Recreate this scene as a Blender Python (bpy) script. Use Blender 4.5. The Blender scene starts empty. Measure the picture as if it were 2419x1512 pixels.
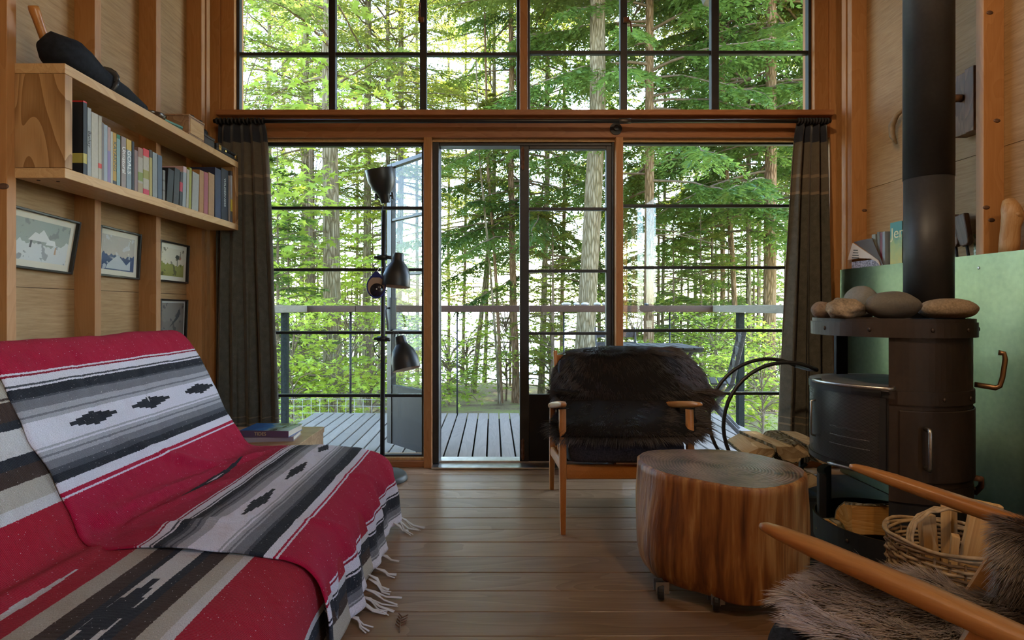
import bpy, math, random
import numpy as np
from mathutils import Vector, Matrix, noise as mnoise
R = math.radians
scene = bpy.context.scene
COL = scene.collection
random.seed(7)

# ------------------------------------------------------------------ camera
F, PX, PY, H = 1300.0, 1165.0, 727.0, 1.06       # focal (px), vanishing point (px), eye height (m)
cam_d = bpy.data.cameras.new('camera')
cam_d.sensor_width = 36.0
cam_d.lens = F / 2419.0 * 36.0
cam_d.shift_x = (1209.5 - PX) / 2419.0
cam_d.shift_y = (PY - 756.0) / 2419.0
cam_d.clip_start = 0.02
cam_d.clip_end = 5000
cam = bpy.data.objects.new('camera', cam_d)
cam.location = (0, 0, H)
cam.rotation_euler = (R(90), 0, 0)
COL.objects.link(cam)
scene.camera = cam

# ------------------------------------------------------------------ world, sun, exposure
SUN_EL, SUN_AZ = 58.0, 38.0          # azimuth measured from +Y (out of the window) towards +X
world = bpy.data.worlds.new('sky')
scene.world = world
world.use_nodes = True
wt = world.node_tree
wt.nodes.clear()
sky = wt.nodes.new('ShaderNodeTexSky')
sky.sky_type = 'NISHITA'
sky.sun_disc = False
sky.sun_elevation = R(SUN_EL)
sky.sun_rotation = R(SUN_AZ)
sky.dust_density = 1.0
sky.air_density = 1.0
bg = wt.nodes.new('ShaderNodeBackground')
bg.inputs['Strength'].default_value = 0.95
wo = wt.nodes.new('ShaderNodeOutputWorld')
wt.links.new(sky.outputs[0], bg.inputs[0])
wt.links.new(bg.outputs[0], wo.inputs[0])

def light(name, kind, loc, rot, energy, color, **kw):
    d = bpy.data.lights.new(name, kind)
    d.energy = energy
    d.color = color
    for k, v in kw.items():
        setattr(d, k, v)
    o = bpy.data.objects.new(name, d)
    o.location = loc
    o.rotation_euler = rot
    COL.objects.link(o)
    return o

light('sun', 'SUN', (20, 30, 40), (R(90 - SUN_EL), 0, R(180 - SUN_AZ)), 19.0, (1.0, 0.91, 0.74), angle=R(0.6))

FILL_A, FILL_B, SPOT = 7.0, 30.0, 26.0      # watts of the added, unseen fill: two pendants and a spotlight above the viewer

vs = scene.view_settings
vs.view_transform = 'Standard'
vs.look = 'None'
vs.exposure = 1.6
vs.gamma = 1.0
vs.use_curve_mapping = False
scene.cycles.use_denoising = True
scene.cycles.use_adaptive_sampling = True
scene.cycles.adaptive_threshold = 0.08
scene.cycles.max_bounces = 7
scene.cycles.diffuse_bounces = 3
scene.cycles.glossy_bounces = 3
scene.cycles.transparent_max_bounces = 12
scene.cycles.sample_clamp_indirect = 6.0
scene.cycles.caustics_reflective = False
scene.cycles.caustics_refractive = False

# ------------------------------------------------------------------ helpers
def P(px, py, Y):
    """point of the place seen at this picture position, at distance Y into the room"""
    return Vector(((px - PX) * Y / F, Y, H - (py - PY) * Y / F))

class MB:
    def __init__(s):
        s.v = []; s.f = []; s.uv = {}
    def add(s, vs, fs):
        o = len(s.v)
        s.v += [tuple(v) for v in vs]
        s.f += [tuple(i + o for i in f) for f in fs]
        return s
    def box(s, x0, x1, y0, y1, z0, z1):
        return s.add([(x0,y0,z0),(x1,y0,z0),(x1,y1,z0),(x0,y1,z0),(x0,y0,z1),(x1,y0,z1),(x1,y1,z1),(x0,y1,z1)],
                     [(0,3,2,1),(4,5,6,7),(0,1,5,4),(1,2,6,5),(2,3,7,6),(3,0,4,7)])
    def boxm(s, M, sx, sy, sz):
        """box of size sx,sy,sz centred in x,y with its base at z=0, through matrix M"""
        o = len(s.v)
        s.box(-sx/2, sx/2, -sy/2, sy/2, 0, sz)
        for i in range(o, len(s.v)):
            s.v[i] = tuple(M @ Vector(s.v[i]))
        return s
    def tube(s, pts, r, n=10, cap=True, sy=1.0):
        pts = [Vector(p) for p in pts]
        m = len(pts)
        rr = r if isinstance(r, (list, tuple)) else [r] * m
        o = len(s.v)
        t0 = (pts[1] - pts[0]).normalized()
        up = Vector((0, 0, 1)) if abs(t0.z) < 0.9 else Vector((1, 0, 0))
        u = (up - t0 * up.dot(t0)).normalized()
        for i in range(m):
            if i == 0: t = pts[1] - pts[0]
            elif i == m - 1: t = pts[-1] - pts[-2]
            else: t = pts[i+1] - pts[i-1]
            t.normalize()
            u = (u - t * u.dot(t))
            if u.length < 1e-6: u = t.orthogonal()
            u.normalize()
            w = t.cross(u)
            for k in range(n):
                a = 2 * math.pi * k / n
                s.v.append(tuple(pts[i] + u * (math.cos(a) * rr[i] * sy) + w * (math.sin(a) * rr[i])))
        for i in range(m - 1):
            for k in range(n):
                k2 = (k + 1) % n
                s.f.append((o+i*n+k, o+i*n+k2, o+(i+1)*n+k2, o+(i+1)*n+k))
        if cap:
            s.f.append(tuple(o + k for k in reversed(range(n))))
            s.f.append(tuple(o + (m-1)*n + k for k in range(n)))
        return s
    def lathe(s, prof, n=32, M=None, a0=0.0, a1=2*math.pi, close=True):
        """profile of (r, z) turned about z"""
        M = M or Matrix()
        full = abs(a1 - a0 - 2*math.pi) < 1e-6
        c = n if full else n + 1
        o = len(s.v)
        for r, z in prof:
            for k in range(c):
                a = a0 + (a1 - a0) * k / n
                s.v.append(tuple(M @ Vector((r*math.cos(a), r*math.sin(a), z))))
        for i in range(len(prof) - 1):
            for k in range(n):
                k2 = (k + 1) % c if full else k + 1
                s.f.append((o+i*c+k, o+i*c+k2, o+(i+1)*c+k2, o+(i+1)*c+k))
        if full and close:
            if prof[0][0] > 1e-5: s.f.append(tuple(o + k for k in reversed(range(c))))
            if prof[-1][0] > 1e-5: s.f.append(tuple(o + (len(prof)-1)*c + k for k in range(c)))
        return s
    def prism(s, poly, z0, z1, M=None):
        """closed outline in the xy plane pushed from z0 to z1"""
        M = M or Matrix()
        n = len(poly); o = len(s.v)
        for z in (z0, z1):
            for x, y in poly:
                s.v.append(tuple(M @ Vector((x, y, z))))
        for k in range(n):
            k2 = (k + 1) % n
            s.f.append((o+k, o+k2, o+n+k2, o+n+k))
        s.f.append(tuple(o + k for k in reversed(range(n))))
        s.f.append(tuple(o + n + k for k in range(n)))
        return s
    def sweep(s, pts, ws, hs, side, n=3):
        """rounded bar along pts, width along 'side', height across it"""
        pts = [Vector(p) for p in pts]; m = len(pts); o = len(s.v)
        c = 12
        for i in range(m):
            t = (pts[min(i+1, m-1)] - pts[max(i-1, 0)]).normalized()
            sd = Vector(side); sd = (sd - t*sd.dot(t)).normalized()
            up = sd.cross(t)
            for k in range(c):
                a = 2*math.pi*(k + 0.5)/c
                ca, sa = math.cos(a), math.sin(a)
                q = (abs(ca)**4 + abs(sa)**4) ** -0.25
                s.v.append(tuple(pts[i] + sd*(ca*q*ws[i]/2) + up*(sa*q*hs[i]/2)))
        for i in range(m-1):
            for k in range(c):
                k2 = (k+1) % c
                s.f.append((o+i*c+k, o+i*c+k2, o+(i+1)*c+k2, o+(i+1)*c+k))
        s.f.append(tuple(o + k for k in reversed(range(c))))
        s.f.append(tuple(o + (m-1)*c + k for k in range(c)))
        return s
    def grid(s, rows, closed=False):
        """rows: list of equally long point lists"""
        o = len(s.v); n = len(rows[0])
        for r in rows: s.v += [tuple(p) for p in r]
        for i in range(len(rows)-1):
            for k in range(n if closed else n-1):
                k2 = (k+1) % n
                s.f.append((o+i*n+k, o+i*n+k2, o+(i+1)*n+k2, o+(i+1)*n+k))
        return s
    def mesh(s, name, mat=None, smooth=False):
        me = bpy.data.meshes.new(name)
        me.from_pydata(s.v, [], s.f)
        if mat: me.materials.append(mat)
        if smooth:
            me.polygons.foreach_set('use_smooth', [True]*len(me.polygons))
        me.update()
        return me
    def build(s, name, mat, parent=None, smooth=False, bevel=0, seg=2, fix=False):
        me = s.mesh(name, mat, smooth)
        if fix:
            import bmesh
            b = bmesh.new(); b.from_mesh(me)
            bmesh.ops.recalc_face_normals(b, faces=b.faces); b.to_mesh(me); b.free()
        return link(name, me, parent, bevel, seg)

def link(name, me, parent=None, bevel=0, seg=2):
    o = bpy.data.objects.new(name, me)
    COL.objects.link(o)
    if parent: o.parent = parent
    if bevel:
        m = o.modifiers.new('edge', 'BEVEL'); m.width = bevel; m.segments = seg; m.limit_method = 'ANGLE'; m.angle_limit = R(40)
    return o

def tag(o, label=None, cat=None, group=None, kind=None):
    if label: o['label'] = label
    if cat: o['category'] = cat
    if group: o['group'] = group
    if kind: o['kind'] = kind
    return o

def thing(name, label, cat, loc=(0,0,0), rz=0.0, group=None, kind=None):
    o = bpy.data.objects.new(name, None)
    o.empty_display_size = 0.1
    o.location = loc; o.rotation_euler = (0, 0, rz)
    COL.objects.link(o)
    return tag(o, label, cat, group, kind)

def copy_tree(o, parent=None):
    c = o.copy(); COL.objects.link(c); c.parent = parent
    for ch in list(o.children):
        copy_tree(ch, c)
    return c

def np_mesh(name, v, f, mat=None, smooth=False):
    """mesh from numpy arrays; f is (M,3) or (M,4)"""
    me = bpy.data.meshes.new(name)
    v = np.asarray(v, dtype=np.float32); f = np.asarray(f, dtype=np.int32)
    me.vertices.add(len(v)); me.vertices.foreach_set('co', v.ravel())
    k = f.shape[1]
    me.loops.add(f.size); me.loops.foreach_set('vertex_index', f.ravel())
    me.polygons.add(len(f))
    me.polygons.foreach_set('loop_start', np.arange(0, f.size, k, dtype=np.int32))
    if smooth: me.polygons.foreach_set('use_smooth', np.ones(len(f), dtype=bool))
    me.update(calc_edges=True)
    if mat: me.materials.append(mat)
    return me

def nz(x, y, z=0.0, s=1.0):
    return mnoise.noise(Vector((x*s, y*s, z*s)))

# ------------------------------------------------------------------ materials
def new_mat(name):
    m = bpy.data.materials.new(name); m.use_nodes = True
    t = m.node_tree; t.nodes.clear()
    return m, t

def nd(t, typ, ins=None, **props):
    n = t.nodes.new(typ)
    for k, v in props.items(): setattr(n, k, v)
    for k, v in (ins or {}).items():
        if isinstance(v, bpy.types.NodeSocket): t.links.new(v, n.inputs[k])
        else: n.inputs[k].default_value = v
    return n

def c4(c): return (c[0], c[1], c[2], 1.0)

def ramp(t, fac, stops, interp='LINEAR'):
    n = nd(t, 'ShaderNodeValToRGB', {0: fac})
    e = n.color_ramp; e.interpolation = interp
    while len(e.elements) < len(stops): e.elements.new(0.5)
    for el, (p, c) in zip(e.elements, stops):
        el.position = p; el.color = c4(c)
    return n.outputs[0]

def out(t, sh):
    nd(t, 'ShaderNodeOutputMaterial', {0: sh})

def bsdf(t, color, rough=0.5, metal=0.0, normal=None, spec=0.5, **ins):
    d = {'Base Color': color if isinstance(color, bpy.types.NodeSocket) else c4(color), 'Roughness': rough, 'Metallic': metal, 'Specular IOR Level': spec}
    if normal is not None: d['Normal'] = normal
    d.update(ins)
    return nd(t, 'ShaderNodeBsdfPrincipled', d).outputs[0]

def mth(t, op, a, b=0.0, c=None):
    d = {0: a, 1: b}
    if c is not None: d[2] = c
    return nd(t, 'ShaderNodeMath', d, operation=op).outputs[0]

def mix(t, fac, a, b, blend='MIX'):
    n = nd(t, 'ShaderNodeMix', None, data_type='RGBA', blend_type=blend)
    for key, v in (('Factor', fac), ('A', a), ('B', b)):
        sock = [i for i in n.inputs if i.name == key and i.type == ('VALUE' if key == 'Factor' else 'RGBA')][0]
        if isinstance(v, bpy.types.NodeSocket): t.links.new(v, sock)
        else: sock.default_value = v if key == 'Factor' else c4(v)
    return [o for o in n.outputs if o.type == 'RGBA'][0]

def bump(t, h, strength=0.3, dist=0.01):
    return nd(t, 'ShaderNodeBump', {'Height': h, 'Strength': strength, 'Distance': dist}).outputs[0]

def coords(t, scale=(1,1,1), rnd=True):
    tc = nd(t, 'ShaderNodeTexCoord')
    v = tc.outputs['Object']
    if rnd:
        oi = nd(t, 'ShaderNodeObjectInfo')
        off = nd(t, 'ShaderNodeVectorMath', {0: (37.0, 51.0, 23.0), 'Scale': oi.outputs['Random']}, operation='SCALE').outputs[0]
        v = nd(t, 'ShaderNodeVectorMath', {0: v, 1: off}).outputs[0]
    return nd(t, 'ShaderNodeVectorMath', {0: v, 1: scale}, operation='MULTIPLY').outputs[0]

def wood(name, dark, mid, light, axis='z', ring=9.0, rough=0.5, spec=0.4, fine=1.0, contrast=1.0, vary=0.25, bmp=0.08):
    m, t = new_mat(name)
    sc = {'x': (0.22, 1, 1), 'y': (1, 0.22, 1), 'z': (1, 1, 0.22)}[axis]
    v = coords(t, sc)
    warp = nd(t, 'ShaderNodeTexNoise', {'Vector': v, 'Scale': 2.3, 'Detail': 2.0})
    v2 = nd(t, 'ShaderNodeVectorMath', {0: v, 1: warp.outputs['Color']}).outputs[0]
    d = nd(t, 'ShaderNodeTexNoise', {'Vector': v2, 'Scale': ring, 'Detail': 1.0})
    rings = mth(t, 'FRACT', mth(t, 'MULTIPLY', d.outputs['Fac'], 7.0))
    sf = {'x': (0.03, 1, 1), 'y': (1, 0.03, 1), 'z': (1, 1, 0.03)}[axis]
    vf = coords(t, sf)
    fine_n = nd(t, 'ShaderNodeTexNoise', {'Vector': vf, 'Scale': 260.0*fine, 'Detail': 3.0})
    g = mth(t, 'ADD', mth(t, 'MULTIPLY', rings, 0.55*contrast), mth(t, 'MULTIPLY', fine_n.outputs['Fac'], 0.55))
    col = ramp(t, g, [(0.12, light), (0.5, mid), (0.95, dark)])
    oi = nd(t, 'ShaderNodeObjectInfo')
    val = mth(t, 'MULTIPLY_ADD', oi.outputs['Random'], vary, 1.0 - vary*0.5)
    hs = nd(t, 'ShaderNodeHueSaturation', {'Color': col, 'Value': val})
    out(t, bsdf(t, hs.outputs[0], rough, 0, bump(t, g, bmp*3, 0.002), spec))
    return m

def plain(name, col, rough=0.5, metal=0.0, spec=0.5, nscale=0, namt=0.2, bmp=0.0):
    m, t = new_mat(name)
    c = c4(col); nrm = None
    if nscale:
        n = nd(t, 'ShaderNodeTexNoise', {'Vector': coords(t), 'Scale': nscale, 'Detail': 4.0})
        c = ramp(t, n.outputs['Fac'], [(0.3, [x*(1-namt) for x in col]), (0.7, [min(1, x*(1+namt)) for x in col])])
        if bmp: nrm = bump(t, n.outputs['Fac'], bmp, 0.004)
    out(t, bsdf(t, c, rough, metal, nrm, spec))
    return m

def glass_mat(name, tint=(1,1,1), refl=1.0):
    m, t = new_mat(name)
    fr = nd(t, 'ShaderNodeFresnel', {'IOR': 1.45})
    tr = nd(t, 'ShaderNodeBsdfTransparent', {'Color': c4(tint)})
    gl = nd(t, 'ShaderNodeBsdfGlossy', {'Roughness': 0.01, 'Color': (1,1,1,1)})
    back = nd(t, 'ShaderNodeNewGeometry').outputs['Backfacing']       # thin pane: reflect once, at the face the ray enters
    mx = nd(t, 'ShaderNodeMixShader', {0: mth(t, 'MULTIPLY', mth(t, 'MULTIPLY', fr.outputs[0], refl), mth(t, 'SUBTRACT', 1.0, back)), 1: tr.outputs[0], 2: gl.outputs[0]})
    out(t, mx.outputs[0])
    return m

M = {}
M['fir'] = wood('fir', (0.27,0.110,0.034), (0.37,0.165,0.054), (0.44,0.215,0.08), 'z', rough=0.5, contrast=0.45)
M['fir_x'] = wood('fir_x', (0.21,0.075,0.028), (0.31,0.12,0.045), (0.38,0.165,0.068), 'x', rough=0.45, contrast=0.5)  # beams stand against the light; part of that shade is in these browns
M['shelf'] = wood('shelf_fir', (0.38,0.20,0.075), (0.54,0.33,0.145), (0.62,0.40,0.20), 'y', rough=0.45, vary=0.1, contrast=0.6)
M['shelf_z_shaded'] = wood('shelf_end_shaded_fir', (0.25,0.12,0.04), (0.43,0.24,0.10), (0.50,0.30,0.14), 'z', ring=6, rough=0.45, vary=0.1, contrast=1.3)  # same fir, darkened: shade of ends turned from the light is in the colour
M['floor'] = wood('floor_fir', (0.145,0.082,0.043), (0.27,0.16,0.088), (0.37,0.235,0.14), 'x', ring=5, rough=0.32, spec=0.5, vary=0.35, contrast=0.6, bmp=0.1)
M['deck'] = wood('weathered_deck', (0.125,0.112,0.096), (0.18,0.162,0.14), (0.23,0.207,0.178), 'y', ring=6, rough=0.7, vary=0.2, contrast=0.4)
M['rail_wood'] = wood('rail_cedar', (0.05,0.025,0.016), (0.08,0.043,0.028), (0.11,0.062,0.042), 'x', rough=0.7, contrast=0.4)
M['rail_pale'] = wood('rail_weathered', (0.16,0.135,0.105), (0.215,0.185,0.145), (0.27,0.235,0.19), 'y', rough=0.75, contrast=0.4)
M['teak'] = wood('oiled_teak', (0.22,0.075,0.018), (0.40,0.155,0.038), (0.50,0.21,0.055), 'y', ring=3, rough=0.32, spec=0.5, vary=0.1, contrast=0.3)
M['box_wood'] = wood('box_wood', (0.20,0.11,0.06), (0.32,0.19,0.11), (0.40,0.26,0.16), 'y', rough=0.5, vary=0.1)
M['bench'] = wood('bench_wood', (0.30,0.17,0.08), (0.42,0.26,0.13), (0.5,0.33,0.18), 'x', rough=0.4, vary=0.1)
M['dark_wood'] = wood('dark_wood', (0.05,0.025,0.015), (0.10,0.05,0.03), (0.15,0.08,0.05), 'z', rough=0.45)
M['brown_wood'] = wood('brown_wood', (0.10,0.05,0.025), (0.18,0.09,0.045), (0.24,0.13,0.07), 'z', rough=0.5)
M['black'] = plain('black_steel', (0.014,0.014,0.016), 0.42, 0.0, 0.5, 14, 0.3)
M['black_matte'] = plain('black_matte', (0.018,0.018,0.020), 0.6, 0.0, 0.4)
M['glass'] = glass_mat('window_glass', (0.97, 0.985, 0.975))
M['door_glass'] = glass_mat('door_glass', (0.97, 0.985, 0.975), 0.7)
M['white'] = plain('white_paint', (0.75,0.74,0.72), 0.6)
M['brass'] = plain('brass', (0.65,0.42,0.13), 0.35, 1.0)
M['steel'] = plain('worn_steel', (0.42,0.40,0.37), 0.35, 1.0, 0.5, 30, 0.2)
M['rust'] = plain('rusty_steel', (0.16,0.075,0.04), 0.7, 0.3, 0.4, 40, 0.4)

def plywood():
    m, t = new_mat('plywood')
    v = coords(t, (1, 0.08, 1), rnd=False)
    n = nd(t, 'ShaderNodeTexNoise', {'Vector': v, 'Scale': 90.0, 'Detail': 4.0, 'Roughness': 0.65})
    v2 = coords(t, (1, 0.35, 1), rnd=False)
    n2 = nd(t, 'ShaderNodeTexNoise', {'Vector': v2, 'Scale': 3.0, 'Detail': 2.0})
    g = mth(t, 'ADD', mth(t, 'MULTIPLY', n.outputs['Fac'], 0.7), mth(t, 'MULTIPLY', n2.outputs['Fac'], 0.4))
    col = ramp(t, g, [(0.35, (0.215,0.115,0.042)), (0.55, (0.32,0.185,0.077)), (0.75, (0.40,0.25,0.118))])
    out(t, bsdf(t, col, 0.55, 0, bump(t, g, 0.12, 0.002), 0.3))
    return m
M['ply'] = plywood()

# ================================================================== THE ROOM
YF = 3.66
def fx(px, Y=YF): return (px - PX) * Y / F
def fz(py, Y=YF): return H - (py - PY) * Y / F
XL, XR = -1.82, 2.25            # room faces of the studs
PL, PR = -1.915, 2.345          # plywood faces
ZC = 4.3

# floor: a dark subfloor and one board after another
fl = MB().box(PL, PR, -2.6, 3.66, -0.08, -0.024).build('floor', plain('subfloor', (0.02,0.015,0.012), 0.9))
tag(fl, 'stained fir floor boards running across the cabin', 'floor', kind='structure')
plank_me = MB().box(PL, PR, -0.0697, 0.0697, -0.022, 0.0).mesh('plank', M['floor'])
k = 0
yy = 3.35 + 0.143 * 1.5
while yy > -2.55:
    p = link('plank', plank_me, fl, 0.0016, 1)
    p.location = (0, yy + 0.0, random.uniform(-0.0012, 0.0004))
    yy -= 0.143
MB().box(PL, PR, 3.643, 3.66, -0.022, 0.0).build('plank', M['floor'], fl)

def wall(name, label):
    return thing(name, label, 'wall', kind='structure')
wl = wall('wall_left', 'plywood wall with fir studs behind the bookshelf')
wr = wall('wall_right', 'plywood wall with fir studs behind the stove pipe')
wf = wall('wall_front', 'fir posts and beams framing the glass front')
wb = wall('wall_back', 'plywood wall behind the viewer')
for z0, z1 in ((0, 1.142), (1.1445, 3.56), (3.5625, ZC)):
    MB().box(PL-0.02, PL, -2.6, 3.70, z0, z1).build('plywood_panel', M['ply'], wl)
WY0, WY1, WZ0, WZ1 = -2.05, -0.20, 0.75, 2.75       # unseen side window, added to let more daylight into the room
for z0, z1 in ((0, 1.142), (1.1445, 1.80), (1.8025, ZC)):
    MB().box(PR, PR+0.02, WY1, 3.70, z0, z1).build('plywood_panel', M['ply'], wr)
MB().box(PR, PR+0.02, -2.6, WY0, 0, ZC).build('plywood_panel', M['ply'], wr)
MB().box(PR, PR+0.02, WY0, WY1, 0, WZ0).build('plywood_panel', M['ply'], wr)
MB().box(PR, PR+0.02, WY0, WY1, WZ1, ZC).build('plywood_panel', M['ply'], wr)
w5 = thing('fill_window', 'added side window behind the viewer, lets in extra daylight', 'window', kind='structure')
for i in range(2):
    ya = WY0 + i*(WY1-WY0)/2
    MB().box(PR+0.006, PR+0.010, ya, ya+(WY1-WY0)/2, WZ0, WZ1).build('pane', M['glass'], w5)
for i in range(3):
    ya = WY0 + i*(WY1-WY0)/2
    MB().box(PR-0.01, PR+0.03, ya-0.02, ya+0.02, WZ0, WZ1).build('mullion', M['black'], w5)
for y in (2.059, 2.514, 2.972, 3.434, 3.495, 1.60, 1.14, 0.68, 0.22, -0.24, -0.70, -1.16, -1.62, -2.08):
    s = MB().box(0, 0.095, 0, 0.042, 0, ZC).build('stud', M['fir'], wl, bevel=0.002); s.location = (PL, y, 0)
for y in (3.453, 3.512, 2.988, 2.524, 2.06, 1.60, 1.14, 0.68, 0.22, -0.19, -2.10):
    s = MB().box(-0.095, 0, 0, 0.042, 0, ZC).build('stud', M['fir'], wr, bevel=0.002); s.location = (PR, y, 0)
MB().box(2.232, PR, 0.7, 3.453, 1.262, 1.284).build('ledge', M['fir'], wr)
# knots in the studs
def knot(parent, x, y, z, r, ax):
    m = MB(); A = Matrix.Translation((x, y, z)) @ Matrix.Rotation(R(90), 4, ax)
    m.lathe([(0.001, 0.0022), (r*0.5, 0.002), (r, 0.0008), (r, -0.002)], 12, A @ Matrix.Diagonal((1, 0.6, 1, 1)))
    m.build('knot', M['dark_wood'], parent, smooth=True)
for (px, py, Y) in ((2355, 285, 2.524), (2342, 520, 2.524), (2338, 30, 2.524), (2042, 497, 3.453), (2330, 490, 2.524)):
    q = P(px, py, Y); knot(wr, q.x, Y, q.z, 0.016, 'X')
for (px, py) in ((20, 440),):
    q = P(8, py, 2.059); knot(wl, q.x, 2.059, q.z, 0.02, 'X')

# back wall, ceiling
MB().box(PL, PR, -2.62, -2.60, 0, ZC).build('plywood_panel', M['ply'], wb)
ce = MB().box(PL-0.05, PR+0.05, -2.7, 3.75, ZC, ZC+0.08).build('ceiling', M['ply'])
tag(ce, 'plywood ceiling above the frame', 'ceiling', kind='structure')

# ---- glass front: posts and beams
def fpost(name, x0, x1, y0, y1, z0, z1, mat='fir', bev=0.003):
    return MB().box(x0, x1, y0, y1, z0, z1).build(name, M[mat], wf, bevel=bev)
fpost('corner_post', PL, fx(522), 3.645, 3.80, 0, ZC)
fpost('window_jamb', fx(522), fx(553), 3.66, 3.80, fz(266), ZC)
fpost('corner_post', fx(1957), PR, 3.645, 3.80, 0, ZC)
fpost('window_jamb', fx(1924), fx(1957), 3.66, 3.80, fz(266), ZC)
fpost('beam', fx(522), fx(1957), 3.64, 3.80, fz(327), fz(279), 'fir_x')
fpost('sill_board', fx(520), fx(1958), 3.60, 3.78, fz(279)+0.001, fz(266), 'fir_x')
fpost('head_strip', fx(522), fx(1957), 3.672, 3.78, fz(333.5), fz(327), 'shelf')
for a, b in ((1002, 1021), (1453, 1470)):
    fpost('post', fx(a), fx(b), 3.63, 3.80, 0, fz(327))
fpost('post', fx(1228), fx(1246), 3.65, 3.80, fz(266), ZC)
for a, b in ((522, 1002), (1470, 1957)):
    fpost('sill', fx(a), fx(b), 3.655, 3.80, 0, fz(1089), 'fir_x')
    fpost('sill', fx(a), fx(b), 3.675, 3.80, fz(1089), fz(1082), 'shelf')
fpost('post', PL, fx(520), 3.66, 3.80, 0, ZC)
th = MB().box(fx(1021), fx(1453), 3.60, 3.72, 0.0, 0.014).box(fx(1021), fx(1453), 3.72, 3.82, 0.0, 0.026)
tag(th.build('door_sill', plain('threshold_aluminium', (0.55,0.56,0.58), 0.32, 1.0, 0.5, 25, 0.15), bevel=0.003),
    'worn metal threshold under the open doorway', 'threshold', kind='structure')

# ---- steel windows
def steel_window(name, label, x0, x1, z0, z1, vbars, hbars, fw=0.026, y0=3.695, y1=3.735):
    w = thing(name, label, 'window', kind='structure')
    for a in ((x0, x0+fw, z0, z1), (x1-fw, x1, z0, z1), (x0+fw, x1-fw, z0, z0+fw), (x0+fw, x1-fw, z1-fw, z1)):
        MB().box(a[0], a[1], y0, y1, a[2], a[3]).build('frame', M['black'], w, bevel=0.003)
    xs = [x0+fw]; zs = [z0+fw]
    for c, hw in vbars:
        MB().box(c-hw, c+hw, y0-0.004, y1, z0+fw, z1-fw).build('mullion', M['black'], w, bevel=0.003); xs += [c-hw, c+hw]
    xs.append(x1-fw)
    for c, hw in hbars: zs += [c-hw, c+hw]
    zs.append(z1-fw)
    for i in range(0, len(xs), 2):
        for c, hw in hbars:
            MB().box(xs[i], xs[i+1], y0+0.004, y1, c-hw, c+hw).build('muntin', M['black'], w, bevel=0.003)
        for j in range(0, len(zs), 2):
            MB().box(xs[i]-0.003, xs[i+1]+0.003, 3.7125, 3.7165, zs[j]-0.003, zs[j+1]+0.003).build('pane', M['glass'], w)
    return w
YG = 3.70
gx = lambda p: fx(p, YG)
gz = lambda p: fz(p, YG)
steel_window('window_1', 'tall fixed steel window between dark curtain and open doorway', fx(516), fx(1002), gz(1082), fz(333.5),
             [], [(gz(491), 0.010), (gz(637), 0.010), (gz(786), 0.010), (gz(935), 0.010)], 0.022)
steel_window('window_2', 'tall fixed steel window behind the armchair and stove', fx(1470), fx(1957), gz(1082), fz(333.5),
             [], [(gz(486), 0.010), (gz(632), 0.010), (gz(781), 0.010), (gz(930), 0.010)], 0.012)
steel_window('window_3', 'upper steel window with six lower panes over the doorway, near the bookshelf', fx(553), fx(1228), fz(266), ZC-0.05,
             [(gx(785), 0.023), (gx(1000), 0.023)], [(gz(127), 0.011), (gz(-12), 0.011), (gz(-150), 0.011), (gz(-290), 0.011)], 0.020)
steel_window('window_4', 'upper steel window with six lower panes over the armchair, near the stove pipe', fx(1246), fx(1924), fz(266), ZC-0.05,
             [(gx(1473), 0.023), (gx(1688.5), 0.026)], [(gz(123), 0.011), (gz(-15), 0.011), (gz(-153), 0.011), (gz(-292), 0.011)], 0.020)
# casement catches on the two inner mullions
for nm, px, s, lab in (('window_3', 995, -1, ''), ('window_4', 1479, 1, '')):
    par = bpy.data.objects[nm]
    c = P(px, 48, 3.685)
    m = MB().box(c.x-0.018, c.x+0.018, 3.672, 3.692, c.z-0.016, c.z+0.016)
    m.tube([c + Vector((0.01*s, -0.008, 0)), c + Vector((0.028*s, -0.012, -0.02)), c + Vector((0.034*s, -0.014, -0.085))] if s > 0 else
           [c + Vector((-0.006, -0.008, 0)), c + Vector((-0.012, -0.012, 0.05)), c + Vector((-0.006, -0.012, 0.11))], 0.006, 8)
    m.build('catch', M['rust'], par, smooth=False)

# ---- doors
def door_leaf(name, label, w, z0, z1, hb, zp, st_l, st_r, top=0.03):
    """local frame: hinge line at x=0, leaf along +x, y is thickness"""
    d = thing(name, label, 'door', kind='structure')
    b = M['black']
    MB().box(0, st_l, -0.022, 0.022, z0, z1).build('stile', b, d, bevel=0.003)
    MB().box(w-st_r, w, -0.022, 0.022, z0, z1).build('stile', b, d, bevel=0.003)
    MB().box(st_l, w-st_r, -0.022, 0.022, z1-top, z1).build('top_rail', b, d, bevel=0.003)
    MB().box(st_l, w-st_r, -0.016, 0.016, z0, zp).build('kick_panel', plain('door_panel_' + name, (0.012,0.012,0.015), 0.5, 0.0, 0.3, 8, 0.2), d, bevel=0.002)
    zs = [zp] + [v for c in hb for v in (c-0.010, c+0.010)] + [z1-top]
    for c in hb:
        MB().box(st_l, w-st_r, -0.018, 0.018, c-0.010, c+0.010).build('muntin', b, d, bevel=0.003)
    for j in range(0, len(zs), 2):
        MB().box(st_l-0.002, w-st_r+0.002, -0.002, 0.002, zs[j]-0.002, zs[j+1]+0.002).build('pane', M['door_glass'], d)
    return d
wleaf = gx(1448) - gx(1228)
hbz = sorted([gz(493), gz(640), gz(788)])
d1 = door_leaf('door_1', 'closed black steel door leaf with glass panes behind the armchair', wleaf, 0.026, gz(342), hbz, gz(932), gx(1250)-gx(1228), gx(1448)-gx(1432))
d1.location = (gx(1228), 3.72, 0)
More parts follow.
